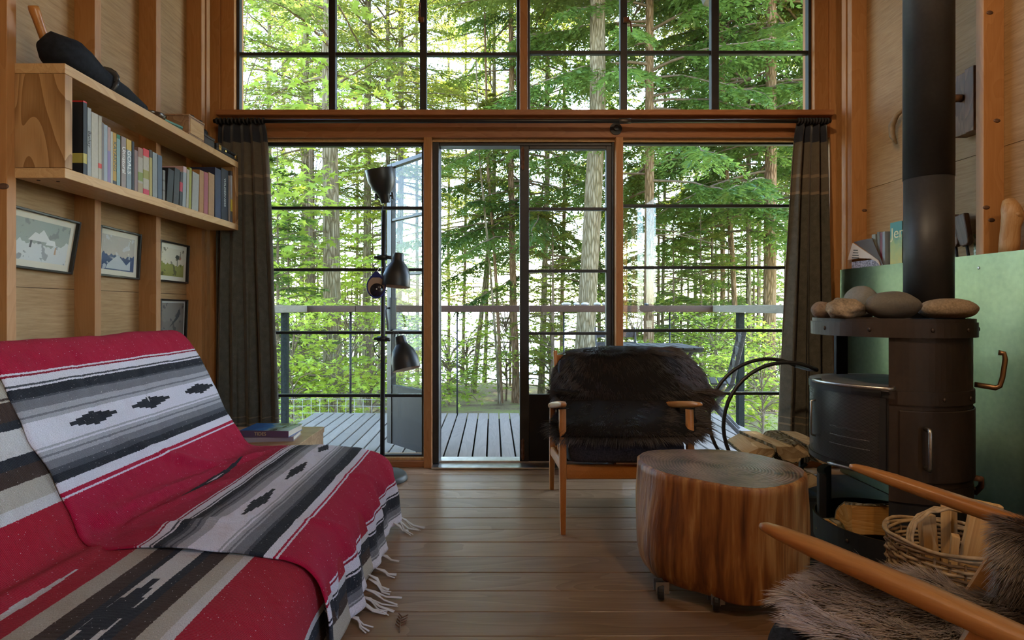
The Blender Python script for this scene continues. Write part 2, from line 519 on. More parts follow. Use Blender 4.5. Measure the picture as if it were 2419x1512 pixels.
for z0, z1 in ((gz(402), gz(348)), (gz(1086), gz(1036))):
    m = MB()
    n = 7
    pts = [(0.02, -0.026, z0 + (z1-z0)*i/(n-1)) for i in range(n)]
    m.tube(pts, [0.006, 0.009, 0.006, 0.010, 0.006, 0.009, 0.005], 8)
    m.box(0.008, 0.030, -0.026, -0.021, z0+0.01, z1-0.01)
    m.build('slide_bolt', M['rust'], d1, smooth=False)
d2 = door_leaf('door_2', 'open black steel door leaf swung out over the deck', wleaf, 0.026, gz(342), hbz, gz(932), gx(1448)-gx(1432), gx(1250)-gx(1228))
d2.location = (gx(1034), 3.78, 0)
d2.rotation_euler = (0, 0, R(133))
h = Matrix.Translation((wleaf-0.05, 0.028, gz(760)))
MB().box(wleaf-0.062, wleaf-0.038, 0.02, 0.03, gz(790), gz(700)).tube(
    [(wleaf-0.05, 0.02, gz(728)), (wleaf-0.05, 0.055, gz(728)), (wleaf-0.07, 0.075, gz(735)), (wleaf-0.10, 0.08, gz(765)), (wleaf-0.105, 0.078, gz(785))], 0.008, 8).build('handle', M['black_matte'], d2)
fr = thing('door_frame', 'black steel frame around the double doorway', 'door frame', kind='structure')
for a in ((1021, 1036, 1098, 333.5), (1448, 1453, 1098, 333.5)):
    MB().box(fx(a[0]), fx(a[1]), 3.68, 3.80, 0.02, fz(a[3])).build('jamb', M['black'], fr, bevel=0.003)
MB().box(fx(1036), fx(1448), 3.69, 3.78, fz(341), fz(333.5)).build('head', M['black'], fr, bevel=0.003)

# ---- curtain rod of black pipe
rod = thing('curtain_rod', 'black pipe curtain rod under the upper window sill', 'curtain rod', (0, 3.56, 0))
rz = P(1000, 286, 3.56).z
def rx(px): return (px - PX) * 3.56 / F
MB().tube([(rx(505), 0, rz), (rx(1962), 0, rz)], 0.0135, 12).build('pipe', M['black'], rod, smooth=True)
MB().tube([(rx(1462), 0, rz), (rx(1490), 0, rz)], 0.018, 12).build('coupling', plain('pipe_coupling', (0.10,0.09,0.085), 0.45, 0.8), rod, smooth=True)
cz = P(1462, 298, 3.60).z
mm = MB()
mm.lathe([(0.040, 0), (0.040, 0.006), (0.018, 0.010), (0.018, 0.03), (0.008, 0.032)], 20, Matrix.Translation((rx(1461), 0.078, cz-0.006)) @ Matrix.Rotation(R(90), 4, 'X'))
mm.build('flange', M['black'], rod, smooth=False)
for px in (512, 1958):
    MB().tube([(rx(px), 0, rz), (rx(px), 0.085, rz)], 0.012, 10).build('bracket', M['black'], rod, smooth=True)

# ---- curtains
def curtain_mat():
    m, t = new_mat('wool_curtain')
    tc = nd(t, 'ShaderNodeTexCoord')
    z = nd(t, 'ShaderNodeSeparateXYZ', {0: tc.outputs['Object']}).outputs[2]
    n = nd(t, 'ShaderNodeTexNoise', {'Vector': tc.outputs['Object'], 'Scale': 420.0, 'Detail': 2.0})
    n2 = nd(t, 'ShaderNodeTexNoise', {'Vector': tc.outputs['Object'], 'Scale': 30.0, 'Detail': 3.0})
    wool = ramp(t, mth(t, 'ADD', mth(t, 'MULTIPLY', n.outputs['Fac'], 0.6), mth(t, 'MULTIPLY', n2.outputs['Fac'], 0.4)),
                [(0.3, (0.045,0.041,0.031)), (0.5, (0.078,0.072,0.055)), (0.7, (0.12,0.11,0.086))])
    def band(a, b):
        return mth(t, 'MULTIPLY', mth(t, 'GREATER_THAN', z, a), mth(t, 'LESS_THAN', z, b))
    za, zb, zc, zd = 1.905, 1.925, 1.795, 1.812
    lines = mth(t, 'ADD', band(za, zb), band(zc, zd))
    upper = mth(t, 'GREATER_THAN', z, 1.795)
    dark = mth(t, 'GREATER_THAN', z, 2.135)
    c = mix(t, mth(t, 'MULTIPLY', upper, 0.35), wool, (0.17, 0.125, 0.085))
    c = mix(t, mth(t, 'MULTIPLY', lines, 0.55), c, (0.28, 0.20, 0.13))
    c = mix(t, dark, c, (0.022, 0.024, 0.032))
    low = mth(t, 'ADD', band(0.30, 0.312), band(0.345, 0.352))
    c = mix(t, mth(t, 'MULTIPLY', low, 0.4), c, (0.30, 0.22, 0.13))
    out(t, bsdf(t, c, 0.95, 0, bump(t, n.outputs['Fac'], 0.35, 0.002), 0.1, **{'Sheen Weight': 0.35}))
    return m
M['curtain'] = curtain_mat()

def curtain(name, label, xt0, xt1, xb0, xb1, folds, Y, ztop, zbot, seed, amp):
    c = thing(name, label, 'curtain', (0, 0, 0), group=None)
    rnd = random.Random(seed)
    nu, nv = folds * 12, 26
    ph = [rnd.uniform(-0.35, 0.35) for _ in range(folds + 2)]
    am = [rnd.uniform(0.65, 1.25) for _ in range(folds + 2)]
    rows = []
    for j in range(nv + 1):
        v = j / nv
        z = ztop + (zbot - ztop) * v
        e = v ** 0.6
        x0 = xt0 + (xb0 - xt0) * e; x1 = xt1 + (xb1 - xt1) * e
        row = []
        for i in range(nu + 1):
            u = i / nu
            fidx = u * folds
            k = int(min(folds - 1, fidx))
            w = fidx + 0.18 * math.sin(2.1 * v + k) * v + ph[k] * 0.3 * math.sin(math.pi * (fidx - k))
            a = amp * am[k] * (0.35 + 0.65 * v ** 0.5) * math.sin(2 * math.pi * w)
            a += 0.012 * nz(u * 4, v * 3, seed)
            row.append((x0 + (x1 - x0) * u + 0.35 * a * math.cos(2*math.pi*w), Y + a, z))
        rows.append(row)
    o = MB().grid(rows).build('cloth', M['curtain'], c, smooth=True)
    s = o.modifiers.new('thick', 'SOLIDIFY'); s.thickness = 0.004
    n = folds * 2 + 3
    for i in range(n):                       # gathered heading on the rod
        x = xt0 + (xt1 - xt0) * i / (n - 1)
        MB().lathe([(0.018, -0.006), (0.021, -0.003), (0.021, 0.003), (0.018, 0.006)], 14, Matrix.Translation((x, 3.56, rz)) @ Matrix.Rotation(R(90 + rnd.uniform(-12, 12)), 4, 'Y')).build('gather', M['black_matte'], c, smooth=True)
    return c
curtain('curtain', 'dark wool curtain behind the far end of the bookshelf', rx(513), rx(622), -1.83, -1.375, 5, 3.578, rz + 0.006, 0.06, 3, 0.038)
curtain('curtain', 'dark wool curtain hanging behind the stove', rx(1886), rx(1955), 1.86, 2.205, 4, 3.578, rz + 0.006, 0.06, 9, 0.038)

# ================================================================== OUTSIDE
# unseen backing added behind the plywood to stop light leaking through its joints
MB().box(PL-0.14, PL-0.022, -2.7, 3.80, -0.5, ZC).build('leak_backing', M['dark_wood'], wl)
for q in ((WY1, 3.80, -0.5, ZC), (-2.7, WY0, -0.5, ZC), (WY0, WY1, -0.5, WZ0), (WY0, WY1, WZ1, ZC)):
    MB().box(PR+0.022, PR+0.14, *q).build('leak_backing', M['dark_wood'], wr)

# ---- roof overhang with its two rafter tails
rf = thing('roof', 'roof overhang above the deck, only its rafter tails in view', 'roof', kind='structure')
MB().box(-2.4, 2.85, 3.3, 5.55, 4.45, 4.60).build('roof_deck', M['dark_wood'], rf)
for x0, ye, ze in ((-1.92, 5.30, 4.02), (2.03, 5.36, 3.98)):
    m = MB()
    a = Vector((x0+0.07, ye, ze + 0.10)); b = Vector((x0+0.07, 3.85, 4.36))
    m.sweep([b, a], [0.15, 0.15], [0.20, 0.20], (1, 0, 0))
    m.build('rafter_tail', plain('grey_rafter', (0.17,0.17,0.165), 0.8, 0, 0.3, 30, 0.25), rf)

# ---- deck
DZ = -0.02
dk = MB().box(-1.86, 2.28, 3.84, 5.60, DZ-0.16, DZ-0.05).build('deck', plain('deck_joists', (0.03,0.028,0.026), 0.9))
tag(dk, 'weathered grey plank deck outside the glass front', 'deck', kind='structure')
dme = MB().box(-0.0462, 0.0462, 3.83, 5.645, -0.026, 0).mesh('plank', M['deck'])
x = -0.047 + 0.1055/2
i0 = math.floor((-1.88 - x) / 0.1055) + 1
while x + i0*0.1055 < 2.31:
    p = link('plank', dme, dk, 0.004, 1); p.location = (x + i0*0.1055, 0, DZ); i0 += 1
MB().box(-1.88, 2.31, 3.80, 3.835, DZ-0.1, DZ).build('plank', M['deck'], dk)

# ---- railing
rl = thing('deck_railing', 'deck railing with wooden cap rail and thin steel rods', 'railing', (0, 0, DZ))
zt = 1.083 - DZ; zb = zt - 0.068
def railbox(x0, x1, y0, y1, mat, name='cap_rail'):
    MB().box(x0, x1, y0, y1, zb, zt).build(name, M[mat], rl, bevel=0.006)
for a, b, mt in ((-1.90, -1.395, 'rail_wood'), (-1.392, 0.48, 'rail_wood'), (0.483, 2.24, 'rail_wood')):
    railbox(a, b, 5.575, 5.68, mt)
railbox(-1.995, -1.885, 3.86, 5.68, 'rail_pale')
railbox(2.225, 2.335, 3.86, 5.68, 'rail_pale')
for x, y in ((-1.945, 5.14), (2.28, 5.08)):
    MB().box(x-0.028, x+0.028, y-0.03, y+0.03, -0.3, zb).build('post', plain('dark_steel_post', (0.012,0.015,0.014), 0.75, 0, 0.15, 60, 0.5), rl, bevel=0.003)
for px in (828, 1080, 1332, 1582):
    xx = (px - PX) * 5.63 / F
    MB().tube([(xx, 5.63, -0.05), (xx, 5.63, zb)], 0.0085 if px != 828 else 0.012, 8).build('rod', M['black_matte'], rl, smooth=True)
# ---- pebbles on the cap rail
def pebble(name, c, sx, sy, sz, mat, label, cat='stone', seed=0, rz=0.0, group=None, parent=None, lump=0.08, sub=3):
    import bmesh
    b = bmesh.new()
    bmesh.ops.create_icosphere(b, subdivisions=sub, radius=1.0)
    for v in b.verts:
        q = v.co
        k = 1 + lump * mnoise.noise(q*1.3 + Vector((seed*7.1, 3.3, seed))) + lump*0.3*mnoise.noise(q*3.7 + Vector((seed, 9, 1)))
        v.co = Vector((q.x*sx*k, q.y*sy*k, (q.z*k)*sz))
    zmin = min(v.co.z for v in b.verts)
    for v in b.verts: v.co.z = max(v.co.z, zmin*0.86)
    zmin = min(v.co.z for v in b.verts)
    me = bpy.data.meshes.new(name); b.to_mesh(me); b.free()
    me.materials.append(mat)
    me.polygons.foreach_set('use_smooth', [True]*len(me.polygons))
    o = link(name, me, parent)
    o.location = (c[0], c[1], c[2] - zmin); o.rotation_euler = (0, 0, rz)
    if label: tag(o, label, cat, group)
    return o
M['white_stone'] = plain('white_pebble', (0.62,0.63,0.65), 0.6, 0, 0.4, 18, 0.15)
for px, w, lab in ((1338, 24, 'largest white pebble of the row on the deck rail'), (1362, 14, 'small white pebble second in the row on the deck rail'),
                   (1382, 18, 'rounded white pebble in the middle of the row on the deck rail'), (1411, 17, 'white pebble fourth in the row on the deck rail'),
                   (1427, 10, 'last little white pebble of the row on the deck rail, by the door stile')):
    s = w/2 * 5.62 / F
    pebble('pebble', ((px-PX)*5.62/F, 5.625, 1.083), s, 0.03, 0.018, M['white_stone'], lab, seed=px, group='pebbles on the deck rail')
pebble('pebble', ((1527-PX)*5.62/F, 5.625, 1.083), 0.022, 0.03, 0.014, plain('dark_pebble', (0.06,0.065,0.075), 0.6), 'dark flat pebble alone on the deck rail', seed=4)

# ---- bistro table and folding chairs
M['slat'] = wood('grey_slat', (0.04,0.04,0.043), (0.07,0.07,0.073), (0.11,0.11,0.113), 'y', rough=0.65)
tb = thing('bistro_table', 'slatted grey bistro table on the deck behind the armchair', 'table', (1.41, 4.77, DZ))
tz = 0.755
for i in range(7):
    MB().box(-0.30 + i*0.088, -0.30 + i*0.088 + 0.076, -0.30, 0.30, tz-0.016, tz).build('slat', M['slat'], tb, bevel=0.003)
MB().box(-0.29, 0.30, -0.28, -0.24, tz-0.04, tz-0.017).build('apron', M['slat'], tb)
MB().box(-0.29, 0.30, 0.24, 0.28, tz-0.04, tz-0.017).build('apron', M['slat'], tb)
for s in (-1, 1):
    for yy in (-0.22, 0.22):
        MB().sweep([(-0.26*s, yy*1.0 + 0.012*s, 0.0), (0.24*s, yy + 0.012*s, tz-0.04)], [0.014]*2, [0.03]*2, (0, 1, 0)).build('leg', M['slat'], tb)

def folding_chair(name, label, loc, rz):
    c = thing(name, label, 'chair', loc, rz, 'folding chairs on the deck')
    # local: +y is where the sitter looks
    for s in (-1, 1):
        MB().sweep([(0.20*s, 0.20, 0.0), (0.20*s, -0.13, 0.43), (0.20*s, -0.23, 0.88)], [0.014]*3, [0.034]*3, (1, 0, 0)).build('back_leg', M['slat'], c)
        MB().sweep([(0.17*s, -0.22, 0.0), (0.17*s, 0.18, 0.43)], [0.014]*2, [0.034]*2, (1, 0, 0)).build('front_leg', M['slat'], c)
    for i in range(6):
        y = -0.16 + i * 0.068
        MB().box(-0.21, 0.21, y, y+0.054, 0.432, 0.447).build('seat_slat', M['slat'], c, bevel=0.003)
    for z in (0.56, 0.67, 0.78):
        y = -0.13 - 0.10*(z-0.43)/0.45
        MB().box(-0.20, 0.20, y-0.018, y-0.004, z, z+0.065).build('back_slat', M['slat'], c, bevel=0.003)
    MB().tube([(-0.2, 0.17, 0.04), (0.2, 0.17, 0.04)], 0.008, 6).build('stretcher', M['slat'], c)
    return c
folding_chair('folding_chair', 'grey folding chair seen from its side at the end of the bistro table', (1.93, 4.82, DZ), R(71))
folding_chair('folding_chair', 'grey folding chair beyond the bistro table, only its backrest showing above the fur', (1.24, 5.335, DZ), R(182))

# ---- ground and water
def gz_at(x, y):
    z = -0.45 - 0.075 * (y - 6.0) + 0.22 * nz(x*0.25, y*0.25, 1.7) + 0.05*nz(x, y, 4.0)
    if y < 6: z = -0.45 + 0.10*nz(x*0.4, y*0.4, 2.2)
    if y > 17: z -= 0.26 * (y - 17)
    z += -0.02 * abs(x) if y > 6 else 0
    return max(z, -9.5)
def ground_mat():
    m, t = new_mat('forest_floor')
    v = coords(t, rnd=False)
    n = nd(t, 'ShaderNodeTexNoise', {'Vector': v, 'Scale': 1.6, 'Detail': 5.0})
    n2 = nd(t, 'ShaderNodeTexNoise', {'Vector': v, 'Scale': 26.0, 'Detail': 4.0})
    g = mth(t, 'ADD', mth(t, 'MULTIPLY', n.outputs['Fac'], 0.65), mth(t, 'MULTIPLY', n2.outputs['Fac'], 0.4))
    col = ramp(t, g, [(0.35, (0.10,0.066,0.038)), (0.5, (0.22,0.17,0.10)), (0.62, (0.22,0.25,0.07)), (0.75, (0.32,0.30,0.16))])
    out(t, bsdf(t, col, 0.95, 0, bump(t, n2.outputs['Fac'], 0.6, 0.03), 0.1))
    return m
rows = []
ys = [-8, -3, 0, 3, 4, 5] + [5.5 + 0.5*i for i in range(50)] + [32, 36, 42]
xs = [-24 + 0.75*i for i in range(65)]
for y in ys: rows.append([(x, y, gz_at(x, y)) for x in xs])
g = MB().grid(rows).build('ground', ground_mat(), smooth=True, fix=True)
tag(g, 'forest floor sloping down to the shore', 'ground', kind='structure')
def water_mat():
    m, t = new_mat('sea_water')
    n = nd(t, 'ShaderNodeTexNoise', {'Vector': coords(t, (0.3, 1, 1), rnd=False), 'Scale': 1.2, 'Detail': 4.0})
    out(t, bsdf(t, (0.10,0.17,0.24), 0.12, 0, bump(t, n.outputs['Fac'], 0.8, 0.4), 0.5))
    return m
wa = MB().add([(-2500, 26, -9), (2500, 26, -9), (2500, 4000, -9), (-2500, 4000, -9)], [(0,1,2,3)]).build('water', water_mat())
tag(wa, 'bright sea water glimpsed between the trunks', 'water', kind='structure')

# ---- foliage
def leaf_mat(name, base, trans, spread=0.12):
    m, t = new_mat(name)
    oi = nd(t, 'ShaderNodeObjectInfo')
    n = nd(t, 'ShaderNodeTexNoise', {'Vector': coords(t), 'Scale': 1.1, 'Detail': 3.0})
    f = mth(t, 'ADD', mth(t, 'MULTIPLY', oi.outputs['Random'], 0.4), mth(t, 'MULTIPLY', n.outputs['Fac'], 0.7))
    dk_ = [c*0.6 for c in base]; lt = [min(1, base[0]*1.5+0.03), min(1, base[1]*1.3+0.02), base[2]]
    tdk = [c*0.6 for c in trans]; tlt = [min(1, trans[0]*1.35), min(1, trans[1]*1.15), trans[2]]
    d = nd(t, 'ShaderNodeBsdfDiffuse', {'Color': ramp(t, f, [(0.25, dk_), (0.5, base), (0.85, lt)])})
    tr = nd(t, 'ShaderNodeBsdfTranslucent', {'Color': ramp(t, f, [(0.25, tdk), (0.5, trans), (0.85, tlt)])})
    gl = nd(t, 'ShaderNodeBsdfGlossy', {'Roughness': 0.45, 'Color': (0.5,0.55,0.5,1)})
    a = nd(t, 'ShaderNodeMixShader', {0: 0.5, 1: d.outputs[0], 2: tr.outputs[0]})
    b = nd(t, 'ShaderNodeMixShader', {0: 0.06, 1: a.outputs[0], 2: gl.outputs[0]})
    out(t, b.outputs[0])
    return m
M['fir_leaf'] = leaf_mat('fir_needles', (0.105,0.15,0.038), (0.37,0.42,0.075))
M['cedar_leaf'] = leaf_mat('cedar_sprays', (0.08,0.155,0.05), (0.27,0.40,0.07))
M['maple_leaf'] = leaf_mat('maple_leaves', (0.22,0.33,0.05), (0.68,0.80,0.12))
M['bush_leaf'] = leaf_mat('bush_leaves', (0.15,0.25,0.045), (0.45,0.58,0.08))
def bark_mat(name, dark, mid, light):
    m, t = new_mat(name)
    v = coords(t, (1, 1, 0.16))
    vo = nd(t, 'ShaderNodeTexVoronoi', {'Vector': v, 'Scale': 26.0}, feature='DISTANCE_TO_EDGE')
    n = nd(t, 'ShaderNodeTexNoise', {'Vector': coords(t, (1, 1, 0.25)), 'Scale': 20.0, 'Detail': 5.0})
    n2 = nd(t, 'ShaderNodeTexNoise', {'Vector': coords(t, (1, 1, 0.4)), 'Scale': 2.5, 'Detail': 2.0})
    g = mth(t, 'ADD', mth(t, 'MINIMUM', mth(t, 'MULTIPLY', vo.outputs['Distance'], 1.7), 0.45), mth(t, 'MULTIPLY', n.outputs['Fac'], 0.55))
    col = ramp(t, g, [(0.2, dark), (0.5, mid), (0.85, light)])
    col = mix(t, mth(t, 'MULTIPLY', n2.outputs['Fac'], 0.45), col, (0.17,0.165,0.06))
    out(t, bsdf(t, col, 0.95, 0, bump(t, g, 0.9, 0.03), 0.1))
    return m
M['bark'] = bark_mat('fir_bark', (0.055,0.038,0.026), (0.20,0.15,0.105), (0.33,0.275,0.21))
M['bark_red'] = bark_mat('cedar_bark', (0.07,0.032,0.02), (0.235,0.125,0.08), (0.35,0.22,0.155))
M['twig'] = plain('twig', (0.16,0.115,0.08), 0.9, 0, 0.2, 20, 0.3)

rng = np.random.default_rng(11)
def leaf_tris(base, d, side, length, width):
    """slim kite leaflets: base (n,3), direction d, side vector -> verts, tris"""
    tip = base + d * length[:, None]
    midp = base + d * (length*0.45)[:, None]
    a = midp + side * width[:, None]; b = midp - side * width[:, None]
    v = np.stack([base, a, tip, b], 1).reshape(-1, 3)
    n = len(base); i = np.arange(n)*4
    f = np.concatenate([np.stack([i, i+1, i+2], 1), np.stack([i, i+2, i+3], 1)])
    return v, f
def unit(v): return v / np.maximum(np.linalg.norm(v, axis=-1, keepdims=True), 1e-9)
def bough(start, az, elev, L, droop, kind):
    """one branch: centre line points, leaflets"""
    n = 14
    s = np.linspace(0, 1, n)
    d = np.array([math.cos(az)*math.cos(elev), math.sin(az)*math.cos(elev), math.sin(elev)])
    pts = start + np.outer(s*L, d)
    pts[:, 2] -= droop * L * s**2
    if kind == 'cedar': pts[:, 2] += 0.18*L*np.maximum(0, s-0.65)**1.5*2
    pts += rng.normal(0, 0.012*L, (n, 3)) * s[:, None]
    sidev = np.array([-math.sin(az), math.cos(az), 0.0])
    V = []; Fc = []; off = 0
    first = 0.22 if kind != 'young' else 0.08
    nt = int((11 if kind != 'cedar' else 13) * max(1.0, L/1.1))
    for k in range(nt):
        t0 = first + (1-first) * (k + rng.random()*0.6) / nt
        p = np.array([np.interp(t0, s, pts[:, i]) for i in range(3)])
        tang = unit(np.array([np.interp(min(1, t0+.05), s, pts[:, i]) for i in range(3)]) - p)
        tl = L * (0.34 if kind != 'cedar' else 0.30) * (1.05 - 0.75*t0) * rng.uniform(0.6, 1.2) + 0.05
        for sg in (-1, 1):
            td = unit(tang*rng.uniform(0.45, 0.9) + sidev*sg*rng.uniform(0.6, 1.0) + np.array([0, 0, rng.uniform(-0.25, 0.12) - (0.45 if kind == 'cedar' else 0.0)]))
            m = int(10 + tl*26)
            u = rng.random(m)*0.96
            bp = p + np.outer(u*tl, td)
            bp[:, 2] -= (0.28 if kind == 'cedar' else 0.12) * tl * u**2
            nrm = np.cross(td, sidev*sg); 
            perp = unit(np.cross(td, np.array([0, 0, 1.0])))
            sgn = np.where(rng.random(m) < .5, -1.0, 1.0)
            ld = unit(td*0.75 + perp*sgn[:, None]*0.75 + rng.normal(0, 0.22, (m, 3)))
            sv = unit(np.cross(ld, np.array([0, 0, 1.0]) + rng.normal(0, 0.35, (m, 3))))
            ll = (0.075 if kind == 'cedar' else 0.06)*rng.uniform(0.6, 1.4, m)*(1.1-0.5*u)*(1+0.15*L)
            ww = ll*(0.20 if kind == 'cedar' else 0.16)
            v, f = leaf_tris(bp, ld, sv, ll, ww)
            V.append(v); Fc.append(f + off); off += len(v)
    return pts, np.concatenate(V), np.concatenate(Fc)
def tube_np(pts, r0, r1, n=5):
    m = len(pts); a = np.arange(n)/n*2*np.pi
    t = unit(np.gradient(pts, axis=0)); up = np.array([0.1, 0.05, 1.0])
    u = unit(np.cross(t, up)); w = np.cross(t, u)
    r = np.linspace(r0, r1, m)
    v = (pts[:, None, :] + (u[:, None, :]*np.cos(a)[None, :, None] + w[:, None, :]*np.sin(a)[None, :, None])*r[:, None, None]).reshape(-1, 3)
    i = np.arange(m-1)[:, None]*n; k = np.arange(n)[None, :]; k2 = (k+1) % n
    f = np.stack([i+k, i+k2, i+n+k2, i+n+k], -1).reshape(-1, 4)
    return v, f
def crown(name, kind, zlo, zhi, nb, Lfun, leafmat, elev=(-0.1, 0.3), droop=(0.15, 0.35), dead=0):
    V=[];Fc=[];off=0;BV=[];BF=[];boff=0
    for i in range(nb + dead):
        isdead = i >= nb
        q = (i + rng.random()) / nb if not isdead else rng.random()*0.35
        z = zlo + (zhi-zlo)*q if not isdead else zlo*0.35 + (zhi-zlo)*q
        az = rng.random()*2*np.pi
        L = Lfun(q)*rng.uniform(0.7, 1.25)
        if isdead: L = rng.uniform(0.5, 1.6)
        pts, v, f = bough(np.array([0, 0, z]), az, rng.uniform(*elev), L, rng.uniform(*droop), kind)
        if not isdead:
            V.append(v); Fc.append(f+off); off += len(v)
        bv, bf = tube_np(pts, (0.010 + 0.009*L) * (0.5 if isdead else 0.8), 0.003)
        BV.append(bv); BF.append(bf+boff); boff += len(bv)
    a = np_mesh(name + '_foliage', np.concatenate(V), np.concatenate(Fc), leafmat)
    b = np_mesh(name + '_branches', np.concatenate(BV), np.concatenate(BF), M['twig'], True)
    return a, b
CR = {
 'firA': crown('firA', 'fir', 3.2, 13.5, 62, lambda q: 2.5-1.5*q, M['fir_leaf'], (-0.15, 0.30), (0.05, 0.30), 16),
 'firB': crown('firB', 'fir', 2.3, 12.5, 66, lambda q: 2.1-1.2*q, M['fir_leaf'], (-0.2, 0.25), (0.1, 0.35), 14),
 'firC': crown('firC', 'fir', 4.6, 14.0, 56, lambda q: 2.4-1.4*q, M['fir_leaf'], (-0.1, 0.3), (0.0, 0.25), 14),
 'cedA': crown('cedA', 'cedar', 2.0, 11.0, 60, lambda q: 2.9-1.6*q, M['cedar_leaf'], (-0.1, 0.25), (0.25, 0.5), 8),
 'cedB': crown('cedB', 'cedar', 1.2, 9.0, 58, lambda q: 2.5-1.4*q, M['cedar_leaf'], (-0.1, 0.25), (0.25, 0.5), 6),
 'canopy': crown('canopy', 'fir', 6.4, 13.0, 120, lambda q: 3.4-1.6*q, M['fir_leaf'], (-0.05, 0.3), (0.0, 0.2)),  # dense crown above the view, added to keep sun off the deck
 'young': crown('young', 'young', 0.5, 4.2, 46, lambda q: 1.25-1.0*q, M['cedar_leaf'], (-0.05, 0.4), (0.05, 0.3)),
 'youngB': crown('youngB', 'young', 0.35, 3.2, 40, lambda q: 1.1-0.85*q, M['fir_leaf'], (0.0, 0.5), (0.05, 0.3)),
}
def broad(name, h0, h1, rad, layers, per, size, mat):
    """layered broadleaf crown: flat sprays of lobed leaves on arching twigs"""
    V=[];Fc=[];off=0;BV=[];BF=[];boff=0
    for i in range(layers):
        z0 = h0 + (h1-h0)*rng.random(); az = rng.random()*2*np.pi
        L = rad*rng.uniform(0.5, 1.1)
        n = 10; s = np.linspace(0, 1, n)
        d = np.array([math.cos(az), math.sin(az), 0])
        pts = np.outer(s*L, d) + np.array([0, 0, z0*0.55]); pts[:, 2] += 0.45*z0*np.sqrt(s) - 0.22*L*s**2
        pts += rng.normal(0, 0.02*L, (n, 3))*s[:, None]
        bv, bf = tube_np(pts, 0.010, 0.002, 4); BV.append(bv); BF.append(bf+boff); boff += len(bv)
        m = per
        u = 0.3 + 0.7*rng.random(m)
        c = np.stack([np.interp(u, s, pts[:, k]) for k in range(3)], 1)
        sd = np.array([-d[1], d[0], 0])
        c += sd*(rng.normal(0, 0.16*L, m)*(1.2-0.5*u))[:, None]; c[:, 2] += rng.normal(0, 0.035, m)
        nrm = unit(np.array([0, 0, 1.0]) + rng.normal(0, 0.35, (m, 3)))
        a = unit(np.cross(nrm, rng.normal(0, 1, (m, 3)))); b = np.cross(nrm, a)
        sz = size*rng.uniform(0.6, 1.3, m)
        # five pointed lobes round the centre
        ring = []
        for k in range(10):
            an = 2*np.pi*k/10; r = 1.0 if k % 2 == 0 else 0.42
            ring.append(c + (a*math.cos(an) + b*math.sin(an))*(sz*r)[:, None] - nrm*(sz*0.12*(1 if k % 2 == 0 else 0))[:, None])
        v = np.stack([c] + ring, 1).reshape(-1, 3)
        i0 = np.arange(m)*11
        f = np.concatenate([np.stack([i0, i0+1+k, i0+1+(k+1) % 10], 1) for k in range(10)])
        V.append(v); Fc.append(f+off); off += len(v)
    return (np_mesh(name+'_foliage', np.concatenate(V), np.concatenate(Fc), mat), np_mesh(name+'_branches', np.concatenate(BV), np.concatenate(BF), M['twig'], True))
CR['maple'] = broad('maple', 0.5, 2.5, 1.5, 30, 46, 0.048, M['maple_leaf'])
CR['mapleB'] = broad('mapleB', 0.3, 1.7, 1.2, 24, 44, 0.042, M['maple_leaf'])
CR['bigleaf'] = broad('bigleaf', 3.0, 9.0, 2.6, 46, 52, 0.10, M['maple_leaf'])
CR['bush'] = broad('bush', 0.2, 1.3, 0.8, 26, 50, 0.030, M['bush_leaf'])

def tree(name, label, pxb, pxm, wpx, Y, kind, bark='bark', zoff=0.0, group='trees beyond the deck', sc=1.0, curve=0.0, height=None, rot=None, also=None):
    """trunk through picture columns pxb (foot) and pxm (eye level), wpx wide at eye level, Y metres away"""
    xb = (pxb - PX) * Y / F; xm = (pxm - PX) * Y / F
    zb_ = gz_at(xb, Y) - 0.1
    t = thing(name, label, 'tree', (xb, Y, zb_), 0, group)
    r = wpx * Y / F / 2
    hgt = height or {'young': 4.4, 'youngB': 3.4}.get(kind, 15.0)
    slope = (xm - xb) / max(0.5, H - zb_)
    n = 26; seg = 16 if wpx > 20 else 10
    rows = []
    sd = pxb * 0.37
    for i in range(n + 1):
        q = (i / n) ** 1.6; z = q * hgt
        rr = r * (1.0 - 0.55*min(1, z/hgt)) * (1 + (0.75 if wpx > 20 else 0.45)*math.exp(-z/ (0.35 + r)))
        cx = slope * min(z, 5.0)*(1.0 if z < 5 else 1.0) + curve*math.sin(z*0.55) + 0.02*nz(z*0.5, sd)
        cy = 0.03*nz(z*0.4, sd, 5.0)
        row = []
        for k in range(seg):
            a = 2*math.pi*k/seg
            lump = 1 + 0.06*nz(math.cos(a)*1.6 + sd, math.sin(a)*1.6, z*0.7)
            row.append((cx + rr*lump*math.cos(a), cy + rr*lump*math.sin(a), z))
        rows.append(row)
    MB().grid(rows, closed=True).build('trunk', M[bark], t, smooth=True)
    if kind:
        fo, br = CR[kind]
        rz_ = random.uniform(0, 6.28) if rot is None else rot
        for nm, me in (('foliage', fo), ('branches', br)):
            o = link(nm, me, t); o.rotation_euler = (0, 0, rz_); o.scale = (sc, sc, sc); o.location = (slope*4.0, 0, zoff)
            o['kind'] = 'stuff'
        if also:
            for nm, me in (('foliage', CR[also][0]), ('branches', CR[also][1])):
                o = link(nm, me, t); o.rotation_euler = (0, 0, rz_ + 2.0); o.location = (slope*4.0, 0, 0.9); o['kind'] = 'stuff'
    return t

T = tree
